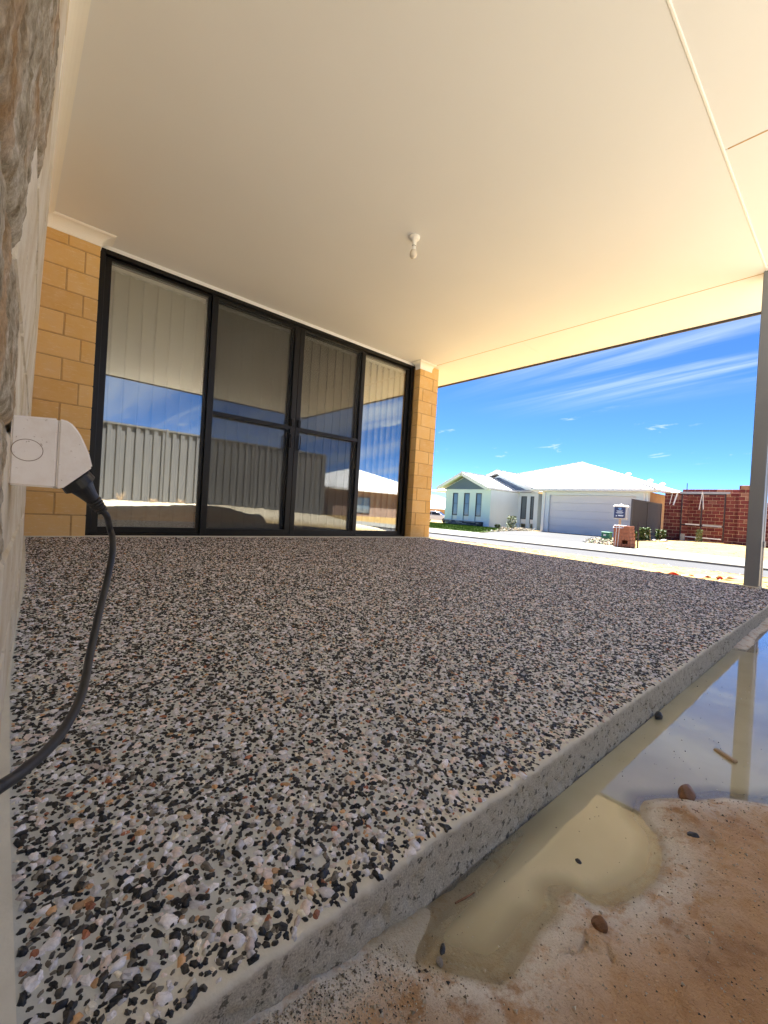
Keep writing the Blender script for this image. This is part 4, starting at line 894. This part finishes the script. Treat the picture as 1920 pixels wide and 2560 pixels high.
# white infill behind gable triangles
g = GB()
for xw, yc, w, z0_, h in ((24.02, 18.64, 2.05, 2.10, .95), (27.42, 18.24, 3.2, 2.10, 1.33)):
    g.prism([Vector((xw, yc-w, z0_))-wo, Vector((xw, yc+w, z0_))-wo, Vector((xw, yc, z0_+h))-wo], (.1, 0, 0))
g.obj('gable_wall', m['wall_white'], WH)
for a_, b_ in (((24.18, 7.05, 2.08), (24.30, 13.81, 2.20)), ((24.3, 6.93, 2.08), (44, 7.05, 2.2)), ((24.30, 7.05, 2.06), (24.8, 13.8, 2.09)), ((23.6, 16.4, 2.12), (27.9, 16.52, 2.24))):
    wbox('gutter', a_, b_, m['trim_white'])
wbox('front_door', (28.95, 13.6, -.42), (28.99, 14.6, 1.7), m['win_frame'])
for (x, y) in ((29.2, 10.0), (30.0, 9.0), (31.0, 8.6)):
    z0_ = ez+TN*(y-7.05); g = GB(); c_ = Vector((x, y, z0_))-wo; g.tube([c_-Vector((0, 0, .1)), c_+Vector((0, 0, .28))], .09, 12); g.tube([c_+Vector((0, 0, .26)), c_+Vector((0, 0, .30)), c_+Vector((0, 0, .36))], [.17, .17, .06], 12); g.obj('roof_vent', m['trim_white'], WH, smooth=False)
# stone base cladding
cm = [brick_mesh('cladding_stone', 200+i, (.05, (.30, .22, .38)[i], .075), m['stone_clad'], .006) for i in range(3)]
for k in range(4):
    y = 17.04+(.1 if k % 2 else 0)
    while y < 20.3:
        i = random.randrange(3); w = (.30, .22, .38)[i]
        if y+w > 20.42: break
        link('cladding_stone', cm[i], parent=WH, loc=Vector((23.88+random.uniform(-.015, .015), y, -.42+k*.083))-wo); y += w+.012
g = GB(); g.box(Vector((23.91, 17.0, -.5))-wo, Vector((23.999, 20.44, -.09))-wo); g.obj('cladding_base', m['dark'], WH)

# ------------------------------------------------------------------ unfinished red brick building
RB = thing('brick_building', 'unfinished roofless red brick building with a steel window frame opening', 'building', (25, 5, -.3)); ro = Vector((25, 5, -.3))
rcache = {}
def rbrick(w, face):
    key = (round(w, 2), face)
    if key not in rcache: rcache[key] = brick_mesh('brick', int(w*1000), (.1, w, .158) if face == 'x' else (w, .1, .158), m['red'], .006)
    return rcache[key]
def rb_wall_x(x, ya, yb, z0_, rows, phase=0, cutmort=True, nm=0):
    """courses on plane x, facing -X, running from ya up to yb"""
    for k in range(rows):
        y = ya; first = (k+phase) % 2
        while y < yb-.03:
            w = .145 if (first and y == ya) else .305
            if y+w > yb-.06: w = yb-y
            if w > .32: w = .305
            link('brick', rbrick(w, 'x'), parent=RB, loc=Vector((x+random.uniform(-.004, .004), y, z0_+k*BP))-ro); y += w+.012
    g.box(Vector((x+.012, ya+.005, z0_-.1))-ro, Vector((x+.11, yb-.005, z0_+rows*BP-.006))-ro)
g = GB()
rb_wall_x(25, 6.075, 6.80, -.30, 14, 0)                 # left pier
rb_wall_x(26.4, 4.33, 6.17, -.26, 14, 1)                # back of the recess
rb_wall_x(25, 3.87, 4.33, -.32, 14, 1)                  # right jamb
rb_wall_x(24.86, 3.0, 3.86, -.32, 16, 0)                # projecting pier
rb_wall_x(27.5, 3.9, 6.66, 1.75, 4, 1)                  # higher wall behind
rb_wall_x(25, .6, 2.99, -.38, 12, 1)                    # beyond the post
for k in range(14):                                     # left return of the recess, facing -Y
    x = 25.12+(.15 if k % 2 else 0)
    while x < 26.35:
        w = min(.305, 26.38-x); link('brick', rbrick(round(w, 2), 'y'), parent=RB, loc=Vector((x, 6.07, -.28+k*BP))-ro); x += w+.012
g.box(Vector((25.1, 6.082, -.4))-ro, Vector((26.4, 6.17, 2.1))-ro)
g.obj('mortar', m['red_mortar'], RB)
def rbar(name, a, b, w, h, mat): 
    g = GB(); g.bar(Vector(a)-ro, Vector(b)-ro, w, h); g.obj(name, mat, RB)
rbar('lintel', (24.96, 4.2, 2.07), (24.96, 6.15, 2.07), .10, .10, m['steel'])
for y in (6.05, 5.235, 4.36): rbar('frame_bar', (24.97, y, -.22), (24.97, y, 2.02), .05, .05, m['dark_steel'])
rbar('frame_bar', (24.97, 4.36, .50), (24.97, 6.05, .50), .05, .06, m['dark_steel']); rbar('frame_bar', (24.97, 4.36, 2.0), (24.97, 6.05, 2.0), .05, .05, m['dark_steel'])
rbar('sill_strip', (24.93, 4.42, -.10), (24.93, 5.90, -.07), .03, .045, m['white_strap']); rbar('sill_strip', (24.93, 5.28, .53), (24.93, 5.85, .54), .03, .05, m['white_strap']); rbar('sill_strip', (24.93, 4.42, .50), (24.93, 5.16, .52), .03, .09, m['steel'])
for a, b in (((24.93, 6.46, 2.05), (24.93, 6.56, 1.48)), ((24.93, 6.25, 2.05), (24.93, 6.40, 1.45)), ((24.92, 5.22, 2.12), (24.92, 5.16, 1.28)), ((24.92, 5.23, 2.12), (24.92, 5.33, 1.26))): rbar('plastic_strip', a, b, .02, .06, m['white_strap'])
rbar('ledge', (24.94, 6.80, 2.06), (24.94, 6.2, 2.06), .12, .05, m['red_mortar'])
rbar('starter_bar', (27.4, 6.45, 2.3), (27.4, 6.45, 2.75), .03, .03, m['dark_steel'])
g = GB(); g.box((0, 0, 0), (.2, .16, .34)); o = g.obj('concrete_block', m['steel'], bevel=.01, loc=(24.6, 5.80, -.29)); tag(o, 'grey concrete block at the left foot of the steel window frame', 'block')

# ------------------------------------------------------------------ other houses
def hip_house(label, c, sx, sy, z0_, wallh, pitch, wallmat, rz=0.0, wins=()):
    t_ = thing('distant_house', label, 'house', (c[0], c[1], z0_), rz); Z = Vector((0, 0, 0))
    g = GB(); g.box((-sx/2, -sy/2, -.3), (sx/2, sy/2, wallh)); g.obj('wall', wallmat, t_)
    e = .5; hx, hy = sx/2+e, sy/2+e; r0 = min(hx, hy); h = wallh+pitch*r0; zt = wallh+.02
    if hx > hy: a, b = (-(hx-hy), 0, h), (hx-hy, 0, h)
    else: a, b = (0, -(hy-hx), h), (0, hy-hx, h)
    q = [(-hx, -hy, zt), (hx, -hy, zt), (hx, hy, zt), (-hx, hy, zt)]
    if hx > hy: fs = [([q[0], q[1], b, a], (1, 0, 0)), ([q[1], q[2], b], (0, 1, 0)), ([q[2], q[3], a, b], (1, 0, 0)), ([q[3], q[0], a], (0, 1, 0))]
    else: fs = [([q[0], q[1], a], (1, 0, 0)), ([q[1], q[2], b, a], (0, 1, 0)), ([q[2], q[3], b], (1, 0, 0)), ([q[3], q[0], a, b], (0, 1, 0))]
    for p_, d_ in fs: roof_face(p_, d_, t_, Z, pitch=.9)
    g = GB(); g.box((-hx, -hy, zt-.2), (hx, hy, zt-.03)); g.obj('fascia', m['trim_white'], t_)
    for (side, u_, z_, w, h_) in wins:
        f = GB(); 
        if side == 'x': f.box((-sx/2-.04, u_-w/2, z_), (-sx/2+.02, u_+w/2, z_+h_)); o = f.obj('window', m['win_frame'], t_); k = GB(); k.box((-sx/2-.05, u_-w/2+.08, z_+.08), (-sx/2-.041, u_+w/2-.08, z_+h_-.08)); k.obj('pane', m['win_glass'], o)
        else: f.box((u_-w/2, sy/2-.02, z_), (u_+w/2, sy/2+.04, z_+h_)); o = f.obj('window', m['win_frame'], t_); k = GB(); k.box((u_-w/2+.08, sy/2+.041, z_+.08), (u_+w/2-.08, sy/2+.05, z_+h_-.08)); k.obj('pane', m['win_glass'], o)
    return t_
hip_house('distant brown brick house with white hip roof behind the parked car', (84, 76.5), 16, 20, -1.6, 2.9, .42, m['tan'], R(0), [('x', 3, .6, 1.6, 1.3), ('x', -2.5, .6, 2.2, 1.3), ('x', 7, .2, 1.2, 2.0)])
hip_house('white roofed brown house seen only mirrored in the right glass pane', (30, -31), 15, 14, -.45, 2.6, .36, m['brown'], 0, [('y', -4, .3, 1.8, 1.6), ('y', 2, .0, 1.2, 2.1), ('x', 3, .6, 1.8, 1.3)])

# ------------------------------------------------------------------ car
def car(loc, rz):
    t_ = thing('parked_car', 'silver five door hatchback parked beyond the lawn, left of the white house', 'car', loc, rz)
    lo_ = [(-2.15, .30), (-2.2, .62), (-2.12, .95), (-1.95, 1.05), (-.0, .98), (1.05, .98), (1.75, .86), (2.12, .70), (2.2, .45), (2.15, .28), (-2.15, .28)]
    ca = [(-2.02, 1.02), (-1.72, 1.46), (-1.35, 1.56), (-.1, 1.58), (.35, 1.50), (1.12, .98)]
    g = GB(); g.prism([(x, -.86, z) for x, z in lo_[:-1]], (0, 1.72, 0)); b0 = g.obj('body', m['car'], t_, .06, 2, smooth=False)
    g = GB(); V_ = [(x, -.80+(.16 if z > 1.2 else 0), z) for x, z in ca]+[(x, .80-(.16 if z > 1.2 else 0), z) for x, z in ca]; n_ = len(ca)
    g.add(V_, [tuple(range(n_)), tuple(range(2*n_-1, n_-1, -1))]+[(i, n_+i, n_+i+1, i+1) for i in range(n_-1)]+[(n_-1, 2*n_-1, n_, 0)]); g.obj('cabin', m['car'], t_, .03)
    for s_ in (-1, 1):
        for nm, q in (('side_window', [(-1.62, 1.08), (-1.42, 1.42), (-.62, 1.46), (-.62, 1.05)]), ('side_window', [(-.55, 1.05), (-.55, 1.46), (.28, 1.42), (.86, 1.02)])):
            g = GB(); V2 = [(x, s_*(.80-(.16*(z-.98)/.5)+.008), z) for x, z in q]; g.prism(V2, (0, s_*.01, 0)); g.obj(nm, m['car_glass'], t_)
        for x in (-1.32, 1.34):
            o = thing('wheel', '', ''); del o['label']; del o['category']; o.parent = t_; o.location = (x, s_*.80, .32)
            g = GB(); g.tube([(0, -.11, 0), (0, .11, 0)], .33, 20); g.obj('tyre', m['tyre'], o)
            g = GB(); g.tube([(0, -.118, 0), (0, .118, 0)], .21, 12); g.obj('rim', m['car'], o)
        g = GB(); g.box((.72, s_*.92-.09, 1.0), (.90, s_*.92+.09, 1.14)); g.obj('mirror', m['car'], t_, .03)
    g = GB(); g.add([(.40, -.60, 1.475), (.40, .60, 1.475), (1.08, .74, 1.02), (1.08, -.74, 1.02), (.42, -.60, 1.49), (.42, .60, 1.49), (1.10, .74, 1.035), (1.10, -.74, 1.035)], [(0, 1, 2, 3), (7, 6, 5, 4), (0, 4, 5, 1), (1, 5, 6, 2), (2, 6, 7, 3), (3, 7, 4, 0)]); g.obj('windscreen', m['car_glass'], t_)
    for s_ in (-.62, .62):
        g = GB(); g.box((2.02, s_-.2, .62), (2.17, s_+.2, .76)); g.obj('headlight', m['trim_white'], t_, .03)
    return t_
car((46.5, 41.0, -1.0), R(-62))

# ------------------------------------------------------------------ street things
SG = thing('notice_sign', 'small navy sign in a grey hooded box on a timber post behind the brick stack', 'sign', (15.6, 5.54, -.42))
g = GB(); g.box((.03, -.21, .94), (.16, .21, 1.385)); g.obj('housing', m['steel'], SG, .02)
g = GB(); g.prism([(-.02, -.23, 1.35), (-.02, -.20, 1.41), (-.02, .20, 1.41), (-.02, .23, 1.35)], (.2, 0, 0)); g.obj('hood', m['trim_white'], SG, .01)
g = GB(); g.box((.0, -.155, .97), (.028, .185, 1.345)); pn = g.obj('panel', m['navy'], SG, .004)
g = GB()
g.tube([(-.002, .01+.045*math.cos(a), 1.285+.022*math.sin(a)) for a in np.linspace(0, 5.2, 12)], .009, 6); g.obj('emblem', m['print2'], pn)
g = GB()
for i, (w, z) in enumerate(((.10, 1.21), (.07, 1.185), (.12, 1.155), (.09, 1.13))): g.box((-.004, .01-w, z), (-.0005, .01+w, z+.010))
g.box((-.004, -.11, 1.055), (-.0005, .06, 1.075)); g.box((-.004, -.11, 1.035), (-.0005, .04, 1.043)); g.prism([(-.0005, .13, 1.03), (-.0005, .08, 1.03), (-.0005, .105, 1.075)], (-.0035, 0, 0)); g.obj('lettering', m['print'], pn)
g = GB(); g.box((.05, -.02, -.2), (.11, .04, .94)); g.obj('post', m['wood'], SG, .004)
g = GB(); g.tube([(.1, 0, 1.41), (.1, 0, 1.43), (.1, 0, 1.45)], [.05, .05, .02], 10); g.obj('cap', m['trim_white'], SG)
# pack of red bricks
BS = thing('brick_stack', 'strapped stack of red bricks with torn plastic on top beside the footpath', 'brick stack', (14.95, 5.11, -.40), R(4)); bm1 = brick_mesh('brick', 900, (.30, .076, .11), m['orange_brick'], .003)
for k in range(6):
    for j_ in range(6):
        for i in range(2):
            if (k, j_, i) in ((1, 1, 0), (1, 2, 0)): continue
            w = .50-.012*k
            link('brick', bm1, parent=BS, loc=(-.31+i*.31+random.uniform(-.006, .006), -w/2+j_*w/6+random.uniform(-.003, .003)+.014*k*.6, .02+k*.113), rot=(random.uniform(-.03, .03), 0, random.uniform(-.02, .02)))
g = GB()
for y in (.09, .17): g.tube([(-.325, y+.02, .02), (-.325, y, .70), (.31, y, .71), (.31, y+.02, .02)], .006, 6)
g.obj('strap', m['white_strap'], BS)
g = GB(); Pm = np.array([(x, y) for x in np.linspace(-.33, .2, 9) for y in np.linspace(-.03, .27, 8)]); zz_ = .705+.02*vnoise(np.column_stack([Pm, Pm[:, 0]*0]), 9, 5)
V_ = [(x, y, z-(.08 if x < -.3 else 0)) for (x, y), z in zip(Pm, zz_)]; g.add(V_, [(i*8+j_, i*8+j_+1, i*8+j_+9, i*8+j_+8) for i in range(8) for j_ in range(7)]); g.obj('plastic_wrap', m['trim_white'], BS)
g = GB(); g.box((0, -.165, 0), (.30, .165, .37)); SP = thing('service_pillar', 'small green utility pillar box with a white label beside the driveway', 'utility box', (18.9, 7.22, -.42)); g.obj('cabinet', m['green_box'], SP, .02)
g = GB(); g.box((-.02, -.18, .37), (.32, .18, .40)); g.obj('lid', m['green_box'], SP, .012); g = GB(); g.box((-.006, -.02, .23), (-.001, .08, .30)); g.obj('label_plate', m['trim_white'], SP)
g = GB(); g.bar((0, 0, -.1), (0, .02, .86), .035, .035); o = g.obj('stake', m['dark_steel'], loc=(15.6, 4.93, -.40)); tag(o, 'black steel star picket stake right of the brick stack', 'stake')
# plants
def plant(name, label, loc, r0, h, n_, mat, stem=True, leafs=.05, cat='plant', up=.6, seed=3):
    rr = random.Random(seed); t_ = thing(name, label, cat, loc, group='shrubs planted across the road' if name == 'shrub' else None); g = GB()
    for _ in range(7):
        a = rr.uniform(0, 6.28); q = rr.uniform(.2, 1)*r0; g.tube([(0, 0, -.05), (q*.4*math.cos(a), q*.4*math.sin(a), h*.5), (q*math.cos(a), q*math.sin(a), h*rr.uniform(.7, .98))], [.012, .008, .004], 5)
    g.obj('stem', m['wood'], t_)
    V_ = []; Fc_ = []
    for _ in range(n_):
        a = rr.uniform(0, 6.28); z = h*rr.random()**.8; q = r0*math.sqrt(rr.random())*(1-.5*abs(z/h-.45)); c_ = Vector((q*math.cos(a), q*math.sin(a), z+.02))
        d = Vector((math.cos(a)+rr.uniform(-.7, .7), math.sin(a)+rr.uniform(-.7, .7), up+rr.uniform(-.5, .5))).normalized()*leafs*rr.uniform(.6, 1.3); s_ = d.cross(Vector((rr.uniform(-1, 1), rr.uniform(-1, 1), 1))).normalized()*leafs*.25
        n0 = len(V_); V_ += [c_, c_+d*.5+s_, c_+d, c_+d*.5-s_]; Fc_.append((n0, n0+1, n0+2, n0+3))
    g = GB(); g.add(V_, Fc_); g.obj('foliage', mat, t_); return t_
plant('shrub', 'pale leggy shrub planted at the lawn corner by the white house', (22.5, 13.92, -.42), .26, .80, 420, m['leaf_pale'], leafs=.12, seed=3)
plant('shrub', 'low leafy green bush just left of the fence beside the stake', (20.6, 6.72, -.38), .14, .36, 300, m['leaf'], leafs=.11, seed=4)
plant('shrub', 'taller bright green bush leaning on a pale stick before the dark fence', (21.3, 6.50, -.36), .20, .55, 420, m['leaf'], leafs=.12, seed=5)
plant('shrub', 'green bush between the dark fence and the red brick wall', (23.4, 6.45, -.32), .20, .45, 300, m['leaf'], leafs=.12, seed=6)
plant('weed', 'tall narrow green weed in front of the steel window frame', (23.6, 4.98, -.30), .10, .52, 260, m['leaf_pale'], leafs=.10, up=1.6, seed=7)
plant('shrub', 'small green tuft at the white house wall behind the lawn', (23.6, 15.6, -.42), .16, .22, 200, m['leaf'], leafs=.10, seed=9)
g = GB(); g.bar((0, 0, -.05), (-.02, .06, .50), .05, .05); o = g.obj('stick', m['wood'], loc=(21.4, 6.28, -.34)); tag(o, 'pale wooden stick standing in the tall green bush', 'stick')
def ground_cover(name, label, poly, n_, mats, z0_, hh, seed):
    rr = random.Random(seed); V_ = []; Fc_ = []; k = 0; xs_ = [p[0] for p in poly]; ys_ = [p[1] for p in poly]; mi_ = []
    while k < n_:
        x = rr.uniform(min(xs_), max(xs_)); y = rr.uniform(min(ys_), max(ys_))
        if not in_poly(x, y, poly): continue
        k += 1; z = z0_+rr.random()**2*hh; d = Vector((rr.uniform(-1, 1), rr.uniform(-1, 1), rr.uniform(-.2, .9))).normalized()*.08; s_ = d.cross(Vector((0, 0, 1)))*.3
        c_ = Vector((x, y, z)); n0 = len(V_); V_ += [c_, c_+d*.5+s_, c_+d, c_+d*.5-s_]; Fc_.append((n0, n0+1, n0+2, n0+3)); mi_.append(rr.randrange(len(mats)))
    me = bpy.data.meshes.new(name); me.from_pydata([tuple(v) for v in V_], [], Fc_)
    for q in mats: me.materials.append(q)
    me.polygons.foreach_set('material_index', mi_); o = link(name, me, kind='stuff'); tag(o, label, 'ground cover')
ground_cover('ground_cover', 'dark mulch and low plants beside the driveway under the green box', [(15.3, 5.6), (15.3, 6.6), (19.6, 7.9), (20.2, 7.0), (18.6, 6.5)], 2600, [m['leaf_dark'], m['leaf_dark'], m['leaf'], m['wood']], -.42, .12, 5)
ground_cover('ground_cover', 'mulched garden bed with purplish plants along the lawn edge', [(16.0, 11.35), (22.4, 13.65), (23.9, 15.8), (24.2, 15.0), (24.6, 13.5), (22.0, 13.2)], 3400, [m['leaf_dark'], m['leaf_dark'], m['wood'], m['leaf']], -.42, .14, 6)
# barrier tape
tp = [Vector(p) for p in ((5.3, 3.4, -.13), (5.35, 2.9, -.14), (5.45, 2.5, -.14), (5.5, 2.12, -.145), (5.55, 1.84, -.14), (5.7, 1.6, -.145), (5.85, 1.42, -.14), (6.15, 1.27, -.145), (6.55, 1.16, -.14), (6.9, 1.07, -.13), (7.6, .93, -.10), (8.4, .75, -.08))]
tc_ = catmull(tp, 10); tz, _ = ground_z(np.array([[p.x for p in tc_]]), np.array([[p.y for p in tc_]]))
for i, p in enumerate(tc_): p.z = float(tz[0, i])+.012+.012*math.sin(i*.9)+(.0 if p.x < 6.9 else (p.x-6.9)*.05)
TPo = thing('barrier_tape', 'loose red and white barrier tape lying on the sand past the slab', 'tape', (5.8, 1.6, -.14)); to = Vector((5.8, 1.6, -.14)); segs = []
for i in range(0, len(tc_)-4, 4):
    g = GB(); nn = 5
    for j_ in range(nn):
        p = tc_[min(i+j_, len(tc_)-1)]-to; q = tc_[min(i+j_+1, len(tc_)-1)]-to; d = (q-p).normalized() if (q-p).length > 1e-6 else Vector((1, 0, 0)); tw = .35+.5*math.sin((i+j_)*.25)
        s_ = (d.cross(Vector((0, 0, 1))).normalized()*math.cos(tw)+Vector((0, 0, 1))*math.sin(tw)*.6)*.037; g.v += [tuple(p-s_+Vector((0, 0, .01))), tuple(p+s_+Vector((0, 0, .01)))]
    for j_ in range(nn-1): g.f.append((2*j_, 2*j_+1, 2*j_+3, 2*j_+2)); g.mi.append(0)
    g.obj('tape_strip', m['tape_red'] if (i//4) % 2 == 0 else m['tape_white'], TPo)
# rubble
gzs, _ = ground_z(np.array([[21.1, 21.4, 19.4, 17.0, 18.0, 5.2, 6.4]]), np.array([[6.05, 5.77, 5.07, 4.4, 3.2, 2.0, 1.9]]))
rub = [((21.1, 6.05), (.14, .10, .08), 'grey rubble lump on the sand mound nearest the dark fence'), ((21.4, 5.77), (.20, .14, .09), 'larger grey rubble lump right of the small one on the sand'), ((19.4, 5.07), (.25, .09, .035), 'flat broken board lying on the sand before the brick wall'), ((17.0, 4.40), (.16, .10, .05), 'pale broken slab piece close to the footpath on the yellow sand')]
for i, ((x, y), s_, lb) in enumerate(rub): stone('rubble', (x, y, float(gzs[0, i])+.02), s_, m['stone_grey'], lb, 'rubble', seed=20+i, sub=2)
# twigs and dry debris scattered over the sand
V_ = []; Fc_ = []; dx_ = []; dy_ = []
for i in range(900):
    if i < 380: x, y = random.uniform(4.6, 10.2), random.uniform(-.5, 9)
    elif i < 700: x, y = random.uniform(15.4, 24), random.uniform(-2, 6.6)
    else: x, y = random.uniform(-.2, 7), random.uniform(-2.9, -1.6)
    dx_.append(x); dy_.append(y)
dz_, _ = ground_z(np.array([dx_]), np.array([dy_])); g = GB()
for x, y, z in zip(dx_, dy_, dz_[0]):
    a = random.uniform(0, 6.28); l_ = random.uniform(.03, .14); g.bar((x, y, z+.004), (x+l_*math.cos(a), y+l_*math.sin(a), z+random.uniform(.004, .03)), .008, .006)
o = g.obj('debris', m['wood'], kind='stuff'); tag(o, 'dry twigs and straw scattered over the yellow sand', 'debris')
# dry weeds in front of the side fence (seen in the glass)
for i, (x, y, h) in enumerate(((1.95, -2.75, .22), (3.2, -2.6, .14), (2.6, -2.7, .10))):
    z, _ = ground_z(np.array([[x]]), np.array([[y]])); rr = random.Random(i); g = GB()
    for _ in range(50):
        a = rr.uniform(0, 6.28); r0 = rr.uniform(.02, .14); g.bar((rr.uniform(-.03, .03), rr.uniform(-.03, .03), 0), (r0*math.cos(a), r0*math.sin(a), h*rr.uniform(.3, 1)), .003, .003)
    o = g.obj('dry_weed', m['wood'], loc=(x, y, float(z[0, 0]))); tag(o, ('tallest dry grass tuft before the side fence, mirrored in the left pane', 'spreading dry tuft furthest right along the side fence', 'smallest dry tuft between the two others at the side fence')[i], 'weed', 'dry tufts along the side fence')
print('objects', len(bpy.data.objects), 'pebbles', n)
